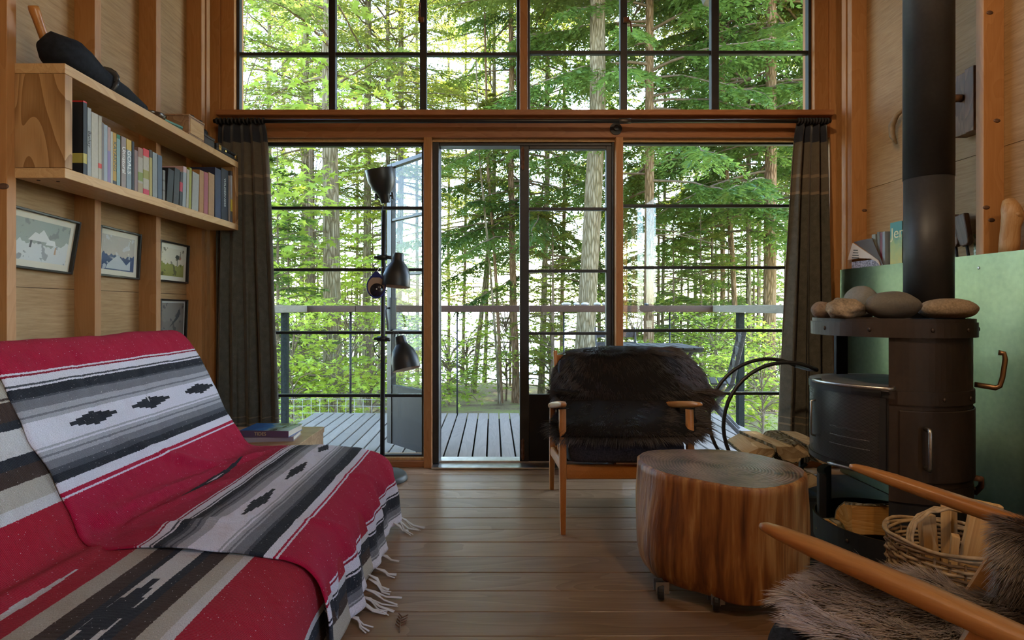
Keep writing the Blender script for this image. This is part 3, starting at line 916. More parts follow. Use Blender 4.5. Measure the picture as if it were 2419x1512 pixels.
# the big trunks first
T('fir_tree', 'broad ridged fir trunk seen through the window by the dark curtain', 789, 785, 43, 8.7, 'firA', zoff=1.6, rot=1.0)
T('fir_tree', 'broad ridged fir trunk rising behind the closed door leaf', 1371, 1386, 47, 9.0, 'canopy', zoff=0.6, rot=2.2)
T('cedar_tree', 'reddish trunk standing just beyond the armchair and bistro table', 1531, 1532, 25, 9.6, 'cedA', 'bark_red', zoff=1.9, rot=0.4, also='canopy')
T('cedar_tree', 'thick reddish trunk next to the curtain by the stove', 1812, 1816, 30, 9.8, 'cedB', 'bark_red', zoff=2.6, rot=3.3, also='canopy')
T('fir_tree', 'slender grey trunk standing beside the broad trunk near the curtain', 733, 729, 18, 11.5, 'firB', zoff=1.2)
T('fir_tree', 'straight brown trunk behind the floor lamp', 864, 866, 21, 11.6, 'firC', zoff=1.5)
T('fir_tree', 'slim leaning trunk just behind the lamp pole', 893, 903, 13, 12.6, 'firA', zoff=1.0)
T('fir_tree', 'grey trunk between the floor lamp and the wooden post', 938, 942, 17, 12.0, 'firB', zoff=2.0)
T('fir_tree', 'thin dark trunk close to the wooden post by the doorway', 985, 985, 9, 15.0, 'firC', zoff=0.4)
T('fir_tree', 'thin straight trunk at the near-curtain side of the open doorway', 1092, 1096, 8, 16.5, 'firB', zoff=0.5)
T('fir_tree', 'leaning trunk in the middle of the open doorway', 1117, 1139, 12, 13.5, 'firC', zoff=1.5)
T('fir_tree', 'slim dark trunk right behind the leaning trunk in the doorway', 1144, 1150, 9, 15.5, 'firB', zoff=1.0)
T('fir_tree', 'pale thin trunk bending in the open doorway', 1181, 1160, 7, 11.0, None, curve=0.05, height=7)
T('fir_tree', 'reddish thin trunk bending beside the pale one in the doorway', 1184, 1170, 9, 11.6, 'youngB', 'bark_red', curve=0.05, height=9, zoff=3.4)
T('cedar_tree', 'red brown trunk at the door stile side of the open doorway', 1219, 1214, 17, 11.8, 'cedB', 'bark_red', zoff=2.4)
T('fir_tree', 'dark trunk seen through the door glass beside the meeting stile', 1277, 1284, 15, 12.5, 'cedA', zoff=0.8)
T('fir_tree', 'slim reddish trunk through the door glass between two darker ones', 1324, 1328, 10, 14.0, 'firB', 'bark_red', zoff=0.8)
T('fir_tree', 'thin trunk just past the reddish one beyond the armchair', 1562, 1566, 9, 13.5, 'firA', zoff=0.6)
T('fir_tree', 'very thin trunk in the middle of the window behind the armchair', 1608, 1609, 6, 15.0, 'firB', zoff=0.2)
T('fir_tree', 'thin straight trunk above the far corner of the bistro table', 1680, 1682, 7, 11.5, 'young', height=7, zoff=1.6)
T('cedar_tree', 'pinkish trunk behind the thin straight one', 1706, 1707, 13, 14.0, 'firC', 'bark_red', zoff=0.8)
T('cedar_tree', 'dark curving trunk above the folding chair', 1742, 1729, 13, 10.6, 'cedA', 'bark_red', curve=0.06, zoff=1.4, also='canopy')
T('fir_tree', 'mossy grey trunk between the curving trunk and the thick reddish one', 1770, 1769, 13, 11.4, 'firB', zoff=1.8)
T('fir_tree', 'narrow trunk half hidden behind the curtain near the stove', 1852, 1855, 10, 13.0, 'firB', zoff=1.4)
T('fir_tree', 'trunk close to the far edge of the upper window over the stove', 1905, 1903, 27, 11.0, 'cedA', 'bark_red', zoff=2.4)
T('fir_tree', 'trunk behind the dark curtain, showing only in the upper window', 622, 628, 13, 12.5, 'firB', zoff=1.6)
T('fir_tree', 'trunk in the second upper pane from the bookshelf', 708, 712, 12, 14.5, 'firC', zoff=0.5)
T('fir_tree', 'far trunk showing under the central upper mullion', 1005, 1004, 9, 18.0, 'firA', zoff=0.0)
T('fir_tree', 'far trunk beyond the doorway toward the water', 1060, 1060, 8, 19.0, 'firA', zoff=0.0)
T('fir_tree', 'far trunk behind the meeting stile of the doors', 1240, 1240, 9, 18.0, 'firC', zoff=0.0)
T('fir_tree', 'far trunk beside the broad trunk behind the closed door', 1440, 1440, 10, 16.0, 'firB', zoff=0.0)
T('fir_tree', 'far trunk beyond the bistro table', 1640, 1642, 9, 18.0, 'firA', zoff=0.0)
T('fir_tree', 'far trunk behind the thick reddish tree', 1790, 1792, 10, 17.0, 'firC', zoff=0.2)
T('fir_tree', 'far trunk behind the straight brown one by the lamp', 840, 842, 9, 17.0, 'firA', zoff=0.0)
T('fir_tree', 'far trunk beyond the edge of the curtain near the bookshelf', 665, 667, 10, 16.0, 'firA', zoff=0.0)
# understory
def sapling(name, label, px, Y, kind, sc=1.0, rot=0.0, dz=0.0, cat='shrub', group='understory shrubs'):
    x = (px - PX) * Y / F
    t = thing(name, label, cat, (x, Y, gz_at(x, Y) - 0.04 + dz), 0, group)
    fo, br = CR[kind]
    for nm, me in (('foliage', fo), ('branches', br)):
        o = link(nm, me, t); o.rotation_euler = (0, 0, rot); o.scale = (sc,)*3
        o['kind'] = 'stuff'
    if kind in ('maple', 'mapleB', 'bush', 'bigleaf'):
        MB().tube([(0, 0, 0), (0.02*sc, 0, 0.4*sc), (0, 0.01, {'bigleaf': 8.0}.get(kind, 0.9)*sc)], [0.02*sc, 0.016*sc, 0.008*sc] if kind != 'bigleaf' else [0.11, 0.09, 0.04], 7).build('stem', M['twig'], t)
    else:
        hh = {'young': 4.3, 'youngB': 3.3}[kind]*sc
        MB().tube([(0, 0, 0), (0.01, 0, hh*0.5), (0, 0, hh)], [0.035*sc, 0.022*sc, 0.006], 7).build('stem', M['twig'], t)
    return t
S = sapling
S('vine_maple', 'sunlit vine maple spreading under the rail behind the lamp pole', 875, 7.6, 'maple', 0.85, 0.3)
S('vine_maple', 'bright vine maple in front of the broad trunk by the curtain', 790, 7.3, 'mapleB', 1.0, 1.9)
S('vine_maple', 'vine maple at the deck corner nearest the curtain', 690, 7.0, 'maple', 0.8, 4.0)
S('vine_maple', 'low vine maple beneath the folding chair side rail', 1800, 6.9, 'mapleB', 0.9, 0.8)
S('vine_maple', 'vine maple showing between deck post and curtain near the stove', 1845, 7.6, 'maple', 0.75, 2.4)
S('leafy_bush', 'yellow green bush at the foot of the doorway trunks', 1195, 12.2, 'maple', 1.25, 2.0)
S('leafy_bush', 'leafy bush at the near-curtain edge of the doorway view', 1060, 11.0, 'bush', 1.5, 0.0)
S('leafy_bush', 'small leafy bush behind the closed door glass', 1300, 12.0, 'bush', 1.7, 1.0)
S('leafy_bush', 'leafy bush under the trees beyond the bistro table', 1600, 9.5, 'mapleB', 1.0, 3.0)
S('young_conifer', 'young conifer filling the gap left of the broad trunk by the curtain', 680, 9.4, 'young', 1.0, 0.5)
S('young_conifer', 'young conifer arching over the rail corner by the curtain', 655, 8.0, 'young', 0.95, 2.5)
S('young_conifer', 'young conifer behind the lamp shades', 925, 13.0, 'young', 1.0, 1.5)
S('young_conifer', 'young conifer between doorway trunks and door stile', 1205, 15.0, 'young', 1.2, 3.5)
S('young_conifer', 'young conifer behind the armchair back through the door glass', 1305, 11.0, 'youngB', 1.3, 0.2)
S('young_conifer', 'young conifer beyond the reddish trunk and the table', 1590, 11.0, 'young', 0.95, 1.1)
S('young_conifer', 'sunlit young conifer in the middle of the window behind the armchair', 1655, 10.2, 'youngB', 1.1, 2.6)
S('young_conifer', 'young conifer beside the folding chair', 1720, 12.0, 'young', 1.0, 5.0)
S('young_conifer', 'young conifer standing close to the thick reddish trunk', 1790, 12.5, 'young', 1.05, 4.0)
S('bigleaf_maple', 'tall bigleaf maple whose leaves fill the first upper pane by the bookshelf', 560, 7.6, 'bigleaf', 0.8, 0.7, cat='tree', group='trees beyond the deck')
S('bigleaf_maple', 'bigleaf maple reaching behind the second upper pane', 735, 11.0, 'bigleaf', 0.85, 3.1, cat='tree', group='trees beyond the deck')

# dense far growth down the slope
rfar = random.Random(41)
for i, px in enumerate((655, 700, 750, 815, 850, 880, 925, 965, 1480, 1515, 1555, 1585, 1625, 1665, 1690, 1750, 1780, 1830, 1870, 1300, 1415, 600)):
    Y = 14.5 + 5.5*rfar.random()
    S('young_conifer', 'distant young conifer deep in the forest', px, Y, ('young', 'youngB')[i % 2], 1.25 + 0.5*rfar.random(), rfar.uniform(0, 6), group='distant young conifers')
for px, Y, kd, sc_, lab in ((720, 8.6, 'maple', 0.9, 'leafy maple bush at the foot of the slender grey trunk'), (950, 9.6, 'maple', 0.9, 'leafy maple bush behind the lowest lamp shade'), (830, 10.5, 'maple', 1.2, 'tall maple bush between the broad trunk and the lamp'),
                       (1690, 8.6, 'maple', 0.85, 'leafy maple bush behind the bistro table edge'), (1750, 8.2, 'mapleB', 1.0, 'low maple bush behind the folding chair back'), (1500, 11.5, 'maple', 1.1, 'maple bush beside the reddish trunk near the post'),
                       (640, 7.4, 'mapleB', 1.2, 'low maple bush half hidden by the curtain near the bench'), (1100, 14.0, 'bush', 1.6, 'small bush at the foot of the thin doorway trunk')):
    S('leafy_bush', lab, px, Y, kd, sc_, px*0.1)

# ---- wire fence in the shrubs beyond the deck corner
wf_ = thing('wire_fence', 'low wire mesh fence among the shrubs beyond the deck corner', 'fence', (-1.9, 6.35, -0.42))
wm = plain('galvanised_wire', (0.45,0.46,0.46), 0.5, 0.6)
m = MB()
for i in range(15): m.tube([(-0.7 + 0.1*i, 0, 0.0), (-0.7 + 0.1*i, 0, 0.42)], 0.0022, 4)
m.build('upright_wires', wm, wf_)['kind'] = 'stuff'
m = MB()
for i in range(6): m.tube([(-0.72, 0, 0.02 + 0.08*i), (0.0, 0.01, 0.02 + 0.08*i + 0.006), (0.72, 0, 0.02 + 0.08*i)], 0.0022, 4)
m.build('line_wires', wm, wf_)['kind'] = 'stuff'
for x in (-0.7, 0.7): MB().tube([(x, 0.01, -0.15), (x, 0.01, 0.46)], 0.018, 8).build('stake', M['twig'], wf_)

# ================================================================== LEFT SIDE OF THE ROOM
# ---- wall shelf
SX0, SX1, SY0, SY1, SZ0, SZ1 = -1.82, -1.628, 2.092, 3.516, 1.5537, 1.990
TB = 0.0385
sh = thing('wall_shelf', 'long open fir box shelf of books fixed to the wall studs', 'shelf', (SX0, SY0, SZ0))
def shp(name, x0, x1, y0, y1, z0, z1, mat, bev=0.002):
    return MB().box(x0-SX0, x1-SX0, y0-SY0, y1-SY0, z0-SZ0, z1-SZ0).build(name, M[mat], sh, bevel=bev)
shp('bottom_board', SX0, SX1, SY0, SY1, SZ0, SZ0+TB, 'shelf')
shp('top_board', SX0, SX1, SY0, SY1, SZ1-TB, SZ1, 'shelf')
shp('end_board', SX0, SX1, SY0, SY0+0.038, SZ0+TB+0.0008, SZ1-TB-0.0008, 'shelf_z_shaded')
shp('end_board', SX0, SX1, SY1-0.038, SY1, SZ0+TB+0.0008, SZ1-TB-0.0008, 'shelf_z_shaded')
ZS = SZ0 + TB
for z0, z1 in ((ZS, ZS+0.085), (SZ1-TB-0.10, SZ1-TB)):
    shp('corner_block', SX0, SX1-0.045, SY0+0.038, SY0+0.058, z0, z1, 'shelf_z_shaded', 0.006)
for yy in (2.13, 2.15):
    MB().lathe([(0.001, 0), (0.006, 0), (0.006, 0.002)], 10, Matrix.Translation((0.06 + (yy-2.13)*3, yy-SY0, -0.002))).build('screw', M['black_matte'], sh)

# ---- books on the shelf
def book_mat(name, c, rough=0.45, stripe=None):
    m, t = new_mat(name)
    col = c4(c)
    tc = nd(t, 'ShaderNodeTexCoord')
    z = nd(t, 'ShaderNodeSeparateXYZ', {0: tc.outputs['Object']}).outputs[2]
    n = nd(t, 'ShaderNodeTexNoise', {'Vector': tc.outputs['Object'], 'Scale': 60.0, 'Detail': 3.0})
    c = [x*0.72 for x in c]
    cc = mix(t, mth(t, 'MULTIPLY', n.outputs['Fac'], 0.4), c, [x*0.4 for x in c])
    for (a, b, sc_) in (stripe or []):
        f = mth(t, 'MULTIPLY', mth(t, 'GREATER_THAN', z, a), mth(t, 'LESS_THAN', z, b))
        cc = mix(t, f, cc, sc_)
    out(t, bsdf(t, cc, rough, 0, None, 0.5))
    return m
PAPER = plain('book_pages', (0.62,0.56,0.45), 0.9, 0, 0.2, 300, 0.12)
def book(label, y0, y1, hgt, depth, cover, z=ZS, lean=0.0, xs=-1.648, stripe=None, title=None, tcol=(0.8,0.8,0.75), group='books on the wall shelf', tsize=None):
    th_ = y1 - y0
    b = thing('book', label, 'book', (xs, (y0+y1)/2, z), 0, group)
    mt = book_mat('book_cover', cover, stripe=stripe)
    c = 0.0022
    MB().box(-depth, 0, -th_/2, -th_/2+c, 0, hgt).box(-depth, 0, th_/2-c, th_/2, 0, hgt).box(-c, 0.0008, -th_/2, th_/2, 0, hgt).build('cover', mt, b)
    MB().box(-depth+0.004, -c, -th_/2+c, th_/2-c, 0.003, hgt-0.003).build('pages', PAPER, b)
    if title:
        cu = bpy.data.curves.new('title', 'FONT'); cu.body = title; cu.size = tsize or min(th_*0.85, 0.03); cu.align_x = 'CENTER'; cu.align_y = 'CENTER'; cu.extrude = 0.0002
        o = bpy.data.objects.new('title', cu); COL.objects.link(o); o.parent = b
        o.location = (0.0014, 0, hgt*0.55); o.rotation_euler = (R(90), R(90), R(90))
        cu.materials.append(plain('title_ink', tcol, 0.6))
    if lean:
        b.rotation_euler = (lean, 0, 0)
        b.location.z += abs(math.sin(lean))*th_/2 + 0.0005
    return b
def yb(zx): return 1.648 * F / (PX - zx/2.7)
BK = [ # zoom columns of the spine, top row, bottom row, cover, label, extras
 (530,554, 632,1108, (0.02,0.02,0.025), 'tall black book with a red top edge, nearest on the shelf', dict(stripe=[(0.295,0.4,(0.55,0.03,0.03)), (0.05,0.09,(0.45,0.38,0.08))])),
 (557,581, 676,1118, (0.48,0.50,0.48), 'pale grey book lettered Banksy beside the tall black one', dict(title='Banksy', tcol=(0.05,0.05,0.05), tsize=0.024)),
 (583,625, 712,1132, (0.66,0.60,0.47), 'thickest cream book in the row, with worn spine', {}),
 (627,648, 726,1140, (0.62,0.54,0.40), 'cream book with a small red band near its foot', dict(stripe=[(0.052,0.072,(0.6,0.05,0.03))])),
 (649,661, 770,1146, (0.28,0.24,0.22), 'thin grey brown book after the cream ones', {}),
 (662,685, 785,1153, (0.45,0.52,0.58), 'pale blue grey book in the first half of the row', dict(stripe=[(0.0,0.12,(0.30,0.33,0.36))])),
 (686,705, 800,1160, (0.58,0.36,0.32), 'pinkish book with a violet lower spine', dict(stripe=[(0.0,0.14,(0.22,0.16,0.32))])),
 (706,719, 828,1165, (0.66,0.62,0.50), 'thin cream book before the orange yellow one', {}),
 (720,742, 838,1173, (0.68,0.40,0.06), 'orange yellow book lettered KAYAKING', dict(title='KAYAKING', tcol=(0.06,0.10,0.10), stripe=[(0.0,0.02,(0.03,0.03,0.03))], tsize=0.026)),
 (744,766, 850,1181, (0.30,0.48,0.46), 'sea green book with a dark green head', dict(stripe=[(0.21,0.3,(0.02,0.16,0.09))])),
 (773,803, 862,1190, (0.42,0.34,0.30), 'brown book with white handwritten spine lettering', dict(title='Unnatural', tcol=(0.85,0.85,0.82), stripe=[(0.235,0.3,(0.75,0.6,0.55))], tsize=0.030)),
 (806,838, 880,1202, (0.33,0.40,0.43), 'slate blue book with a mustard edge lettered GOALS', dict(title='GOALS', tcol=(0.8,0.82,0.8), stripe=[(0.18,0.3,(0.50,0.33,0.06))], tsize=0.034)),
 (842,855, 892,1210, (0.02,0.02,0.03), 'thin black book in the middle of the row', {}),
 (857,878, 948,1216, (0.36,0.22,0.20), 'mauve brown book shorter than its neighbours', {}),
 (880,911, 935,1228, (0.60,0.52,0.40), 'cream book with brown head and green spine picture', dict(stripe=[(0.17,0.3,(0.28,0.14,0.10)), (0.06,0.10,(0.20,0.25,0.05)), (0.0,0.05,(0.35,0.26,0.14))])),
 (913,950, 945,1241, (0.64,0.56,0.42), 'cream book with bright red head and foot', dict(stripe=[(0.185,0.3,(0.6,0.04,0.05)), (0.08,0.12,(0.28,0.26,0.05)), (0.0,0.03,(0.55,0.04,0.08))])),
 (952,970, 946,1246, (0.62,0.50,0.14), 'narrow yellow book with black edge', dict(stripe=[(0.19,0.3,(0.05,0.04,0.03))])),
 (973,1003, 965,1257, (0.38,0.42,0.42), 'grey green book beside the slate one', {}),
 (1006,1033, 985,1270, (0.13,0.18,0.25), 'dark slate blue book in the middle of the shelf', {}),
 (1037,1053, 1078,1277, (0.30,0.29,0.26), 'short grey notebook tied with a band', dict(stripe=[(0.05,0.058,(0.12,0.10,0.08)), (0.10,0.108,(0.12,0.10,0.08))])),
 (1060,1098, 1066,1283, (0.02,0.02,0.022), 'black book leaning after the notebook', dict(lean=-0.10)),
 (1104,1138, 1062,1296, (0.05,0.05,0.052), 'charcoal book leaning beside the black one', dict(lean=-0.08)),
 (1144,1160, 1085,1305, (0.03,0.03,0.04), 'dark book with red spine lettering, leaning', dict(lean=-0.06, stripe=[(0.08,0.13,(0.45,0.03,0.06))])),
 (1163,1184, 1046,1310, (0.46,0.52,0.55), 'light blue grey book with pink head, taller than neighbours', dict(lean=-0.04, stripe=[(0.19,0.3,(0.55,0.35,0.33))])),
 (1187,1202, 1062,1315, (0.60,0.55,0.42), 'thin cream paperback before the lime one', dict(lean=-0.04)),
 (1204,1218, 1050,1318, (0.45,0.45,0.03), 'lime yellow paperback in the row', dict(lean=-0.03)),
 (1222,1264, 1088,1334, (0.48,0.47,0.42), 'pale book with a dark green cover', dict(lean=-0.05)),
 (1270,1297, 1076,1350, (0.55,0.25,0.07), 'orange book before the rose coloured one', dict(lean=-0.02)),
 (1299,1325, 1085,1356, (0.52,0.12,0.15), 'rose red book between two orange ones', dict(lean=-0.02)),
 (1329,1366, 1092,1367, (0.55,0.30,0.13), 'thick tan orange book', dict(lean=-0.01)),
 (1371,1408, 1064,1384, (0.04,0.05,0.11), 'navy book with small picture at the spine foot', {}),
 (1411,1454, 1066,1396, (0.02,0.02,0.025), 'thick black book with white lettering near the curtain end', dict(title='WILDERNESS', tcol=(0.7,0.7,0.66), tsize=0.03)),
 (1456,1469, 1105,1402, (0.30,0.20,0.13), 'thin brown book near the curtain end', {}),
 (1471,1501, 1082,1412, (0.10,0.10,0.10), 'last book by the shelf end, dark with a gold band', dict(stripe=[(0.075,0.15,(0.55,0.42,0.04)), (0.15,0.3,(0.33,0.33,0.33))])),
]
rb = random.Random(5)
for a, b_, t_, bt, col, lab, ex in BK:
    y0, y1 = yb(a), yb(b_)
    hg = (bt - t_) / 2.7 * ((y0+y1)/2) / F
    book(lab, y0, y1-0.0004, min(hg, 0.335), rb.uniform(0.125, 0.15), col, **ex)
# a grey book set deeper at the near end
book('grey book pushed back into the near corner of the shelf', 2.160, 2.182, 0.275, 0.09, (0.24,0.24,0.24), xs=-1.70, stripe=None)

# ---- things on top of the shelf
ZT = SZ1
def PT(px, py, X):                      # point on the vertical plane x = X
    Y = X * F / (px - PX)
    return Vector((X, Y, H - (py - PY) * Y / F))
cloth_black = plain('black_cloth', (0.008,0.009,0.013), 0.85, 0, 0.3, 60, 0.5, 0.3)
um = thing('folded_umbrella', 'black folded umbrella with strap lying along the near end of the shelf', 'umbrella', (-1.70, 2.35, ZT))
path = [(-0.03, -0.245, 0.075), (-0.02, -0.22, 0.078), (0.0, -0.16, 0.076), (0.005, -0.09, 0.070), (0.012, -0.02, 0.056), (0.015, 0.06, 0.048), (0.012, 0.16, 0.042), (0.005, 0.26, 0.034), (0.0, 0.315, 0.028), (0.0, 0.33, 0.026)]
rads = [0.02, 0.058, 0.074, 0.068, 0.054, 0.046, 0.041, 0.033, 0.026, 0.008]
m = MB(); m.tube(path, rads, 18)
for i, v in enumerate(m.v):
    a = 0.006*nz(v[0]*30, v[1]*14, v[2]*30) + 0.004*math.sin(60*v[0] + 25*v[2])
    m.v[i] = (v[0] + a, v[1] + a*0.5, max(0.0, v[2] + a))
m.build('canopy', cloth_black, um, smooth=True)
m = MB(); pts = []
for k in range(17):
    a = 2*math.pi*k/16
    pts.append((0.013 + 0.052*math.cos(a), 0.04 + 0.006*math.sin(2*a), 0.052 + 0.052*math.sin(a)))
m.tube(pts, 0.007, 6, sy=2.0).build('strap', plain('shiny_strap', (0.05,0.05,0.055), 0.25), um, smooth=True)
hd = thing('wooden_club', 'turned wooden handle leaning on the wall behind the folded umbrella', 'handle', (-1.765, 2.20, ZT))
a = PT(104, 87, -1.765); b = PT(78, 14, -1.772)
off = Vector((-1.765, 2.20, ZT))
d_ = (b - a).normalized()
MB().tube([a - d_*0.13 - off, a - off, a + d_*0.06 - off, b - d_*0.015 - off, b - off], [0.016, 0.017, 0.018, 0.020, 0.017], 14).build('grip', M['teak'], hd, smooth=True)

bw = PT(305, 248, -1.70)
o = MB().lathe([(0.03, 0), (0.055, 0.008), (0.068, 0.028), (0.066, 0.032), (0.050, 0.012), (0.001, 0.008)], 28, Matrix.Translation((-1.70, 2.735, ZT))).build('bowl', plain('dark_glaze', (0.05,0.028,0.018), 0.2, 0, 0.6), smooth=True)
tag(o, 'small dark glazed bowl on the shelf top beyond the umbrella tip', 'bowl')
gb = thing('card_box', 'flat green box on the shelf top beside the wooden box', 'box', (-1.715, 2.862, ZT), R(-10))
MB().box(-0.05, 0.05, -0.075, 0.075, 0, 0.022).build('tray', plain('green_box', (0.03,0.10,0.05), 0.5), gb, bevel=0.002)
MB().box(-0.052, 0.052, -0.077, 0.077, 0.0225, 0.034).build('lid', plain('green_lid', (0.04,0.16,0.08), 0.45), gb, bevel=0.002)
wbx = thing('wooden_box', 'small lidded wooden box on the shelf top', 'box', (-1.705, 3.02, ZT))
MB().box(-0.075, 0.075, -0.072, 0.085, 0, 0.098).build('case', M['box_wood'], wbx, bevel=0.002)
MB().box(-0.078, 0.078, -0.075, 0.088, 0.0985, 0.108).build('lid', M['box_wood'], wbx, bevel=0.002)
MB().box(0.0755, 0.078, -0.062, 0.075, 0.01, 0.09).build('front_panel', M['shelf'], wbx)
# binoculars standing on their big ends
bn = thing('binoculars', 'black binoculars standing upright on the shelf top', 'binoculars', (-1.788, 3.29, ZT))
bl = plain('black_rubber', (0.010,0.010,0.012), 0.5)
for s in (-1, 1):
    X0 = Matrix.Translation((0.012*s, 0.062*s, 0))
    MB().lathe([(0.036, 0), (0.040, 0.004), (0.038, 0.035), (0.033, 0.09), (0.036, 0.095), (0.036, 0.14), (0.026, 0.155), (0.018, 0.16)], 20, X0).build('barrel', bl, bn, smooth=True)
    MB().lathe([(0.019, 0.158), (0.019, 0.180), (0.023, 0.182), (0.023, 0.203), (0.018, 0.205), (0.012, 0.200)], 18, Matrix.Translation((0.0, 0.046*s, 0))).build('eyepiece', M['black_matte'], bn, smooth=True)
MB().box(-0.014, 0.014, -0.034, 0.034, 0.10, 0.115).box(-0.012, 0.012, -0.032, 0.032, 0.145, 0.155).tube([(0, 0, 0.09), (0, 0, 0.17)], 0.010, 12).build('bridge', bl, bn)
db = thing('dark_case', 'small dark lidded case in front of the binoculars', 'case', (-1.68, 3.165, ZT))
MB().box(-0.045, 0.045, -0.045, 0.065, 0, 0.045).build('case', plain('dark_leather', (0.035,0.030,0.028), 0.45, 0, 0.5, 80, 0.3), db, bevel=0.003)
MB().box(-0.047, 0.047, -0.047, 0.067, 0.0455, 0.06).build('lid', plain('dark_lid', (0.05,0.045,0.042), 0.3), db, bevel=0.003)
fc = thing('flat_case', 'flat black instrument case with brass latches at the end of the shelf top', 'case', (-1.682, 3.375, ZT))
lk = plain('case_black', (0.016,0.017,0.018), 0.4, 0, 0.5, 90, 0.4)
MB().box(-0.045, 0.055, -0.135, 0.135, 0, 0.022).build('tray', lk, fc, bevel=0.003)
MB().box(-0.045, 0.055, -0.135, 0.135, 0.0228, 0.042).build('lid', lk, fc, bevel=0.003)
for yy in (-0.10, 0.10):
    MB().box(0.0552, 0.059, yy-0.012, yy+0.012, 0.008, 0.038).tube([(0.059, yy-0.008, 0.026), (0.059, yy+0.008, 0.026)], 0.004, 8).build('latch', M['brass'], fc, bevel=0.001)
MB().lathe([(0.008, 0), (0.008, 0.004), (0.001, 0.006)], 12, Matrix.Translation((0.055, -0.03, 0.022)) @ Matrix.Rotation(R(90), 4, 'Y')).build('lock', M['brass'], fc)
MB().tube([(0.056, 0.0, 0.026), (0.068, 0.005, 0.026), (0.068, 0.07, 0.026), (0.056, 0.075, 0.026)], 0.005, 8).build('handle', M['black_matte'], fc)

# ---- framed prints between the studs (generic pictures)
def print_mat(kind):
    m, t = new_mat('print_' + kind)
    tc = nd(t, 'ShaderNodeTexCoord')
    sp = nd(t, 'ShaderNodeSeparateXYZ', {0: tc.outputs['Object']})
    y, z = sp.outputs[1], sp.outputs[2]
    nn = nd(t, 'ShaderNodeTexNoise', {'Vector': tc.outputs['Object'], 'Scale': 22.0, 'Detail': 4.0})
    n = nn.outputs['Fac']
    hill = nd(t, 'ShaderNodeTexNoise', {'Vector': nd(t, 'ShaderNodeCombineXYZ', {0: y}).outputs[0], 'Scale': 11.0, 'Detail': 3.0}).outputs['Fac']
    line = mth(t, 'MULTIPLY_ADD', hill, 0.16, -0.09)
    if kind == 'snow':
        skyc = (0.30,0.33,0.28); land = (0.52,0.53,0.50); dk2 = (0.20,0.21,0.20)
    elif kind == 'sea':
        skyc = (0.42,0.38,0.32); land = (0.06,0.09,0.16); dk2 = (0.50,0.52,0.52)
    elif kind == 'field':
        skyc = (0.56,0.49,0.36); land = (0.24,0.23,0.06); dk2 = (0.07,0.06,0.04)
    else:
        skyc = (0.17,0.15,0.125); land = (0.15,0.13,0.11); dk2 = (0.05,0.05,0.05)
    c = mix(t, mth(t, 'LESS_THAN', z, line), skyc, land)
    c = mix(t, mth(t, 'MULTIPLY', mth(t, 'GREATER_THAN', n, 0.60), 0.7), c, dk2)
    out(t, bsdf(t, c, 0.8, 0, None, 0.2))
    return m
M['mat_cream'] = plain('cream_mount', (0.60,0.55,0.43), 0.9, 0, 0.1)
M['frame_black'] = plain('black_frame', (0.012,0.011,0.010), 0.3)
def picture(label, cy, cz, w, hgt, mw, kind, tilt, lean=R(2), bar=0.010, refl=0.10):
    p = thing('framed_print', label, 'picture', (PL + 0.014, cy, cz))
    p.rotation_euler = (tilt, lean, 0)
    p.location.x += abs(math.sin(lean))*hgt/2
    a, b = w/2, hgt/2
    for q in ((-a, -a+bar, -b, b), (a-bar, a, -b, b), (-a+bar, a-bar, -b, -b+bar), (-a+bar, a-bar, b-bar, b)):
        MB().box(-0.008, 0.014, q[0], q[1], q[2], q[3]).build('frame', M['frame_black'], p, bevel=0.002)
    MB().box(-0.008, -0.002, -a+bar, a-bar, -b+bar, b-bar).build('mount', M['mat_cream'] if kind != 'bird' else plain('grey_mount', (0.42,0.40,0.37), 0.9), p)
    MB().box(-0.0019, -0.0012, -a+mw, a-mw, -b+mw, b-mw).build('print', print_mat(kind), p)
    MB().box(0.004, 0.0055, -a+bar, a-bar, -b+bar, b-bar).build('glass', glass_mat('picture_glass', (1, 1, 1), refl), p)
    return p
def PW(px, py):                          # on the plywood
    X = PL + 0.015; Y = X * F / (px - PX)
    return Y, H - (py - PY) * Y / F
# rear-plane corners read off the picture -> centres and sizes
ya, za = PW(168, 584); y0 = ya - 0.36
picture('framed snowy landscape print, nearest to the viewer under the shelf', 2.30, 1.335, 0.355, 0.24, 0.036, 'snow', R(-2.2), R(8))
p2 = picture('framed print of a pale sea under the shelf, second bay', 2.79, 1.334, 0.31, 0.244, 0.036, 'sea', R(-1.2), refl=0.4)
p3 = picture('small framed print of a tree over fields in the third bay', 3.262, 1.328, 0.30, 0.236, 0.036, 'field', R(-0.6))
p4_ = picture('small framed grey print of a perched bird, lowest under the shelf', 3.255, 0.992, 0.28, 0.236, 0.022, 'bird', R(-0.4))
# the printed marks as flat shapes on the paper
def ink(par, poly, col, x=-0.0011):
    mm = MB(); mm.add([(x, a, b) for a, b in poly], [tuple(range(len(poly)))])
    mm.build('printed_shape', plain('ink', col, 0.8), par)
sn = bpy.data.objects['framed_print']
ink(sn, [(-0.07, 0.0), (-0.04, 0.035), (-0.02, 0.03), (0.0, 0.05), (0.03, 0.02), (0.05, 0.0)], (0.56,0.56,0.52))
ink(sn, [(0.02, -0.01), (0.075, -0.01), (0.065, 0.012), (0.03, 0.012)], (0.60,0.60,0.56), -0.0010)
ink(sn, [(-0.06, -0.03), (-0.05, -0.03), (-0.048, 0.0), (-0.058, 0.0)], (0.12,0.12,0.12), -0.0010)
ink(sn, [(0.07, -0.045), (0.08, -0.045), (0.078, -0.015), (0.072, -0.015)], (0.40,0.26,0.16), -0.0010)
ink(p2, [(-0.08, -0.06), (-0.01, -0.01), (0.0, -0.012), (0.06, -0.055), (0.09, -0.03), (0.09, -0.08), (-0.09, -0.08)], (0.42,0.45,0.46))
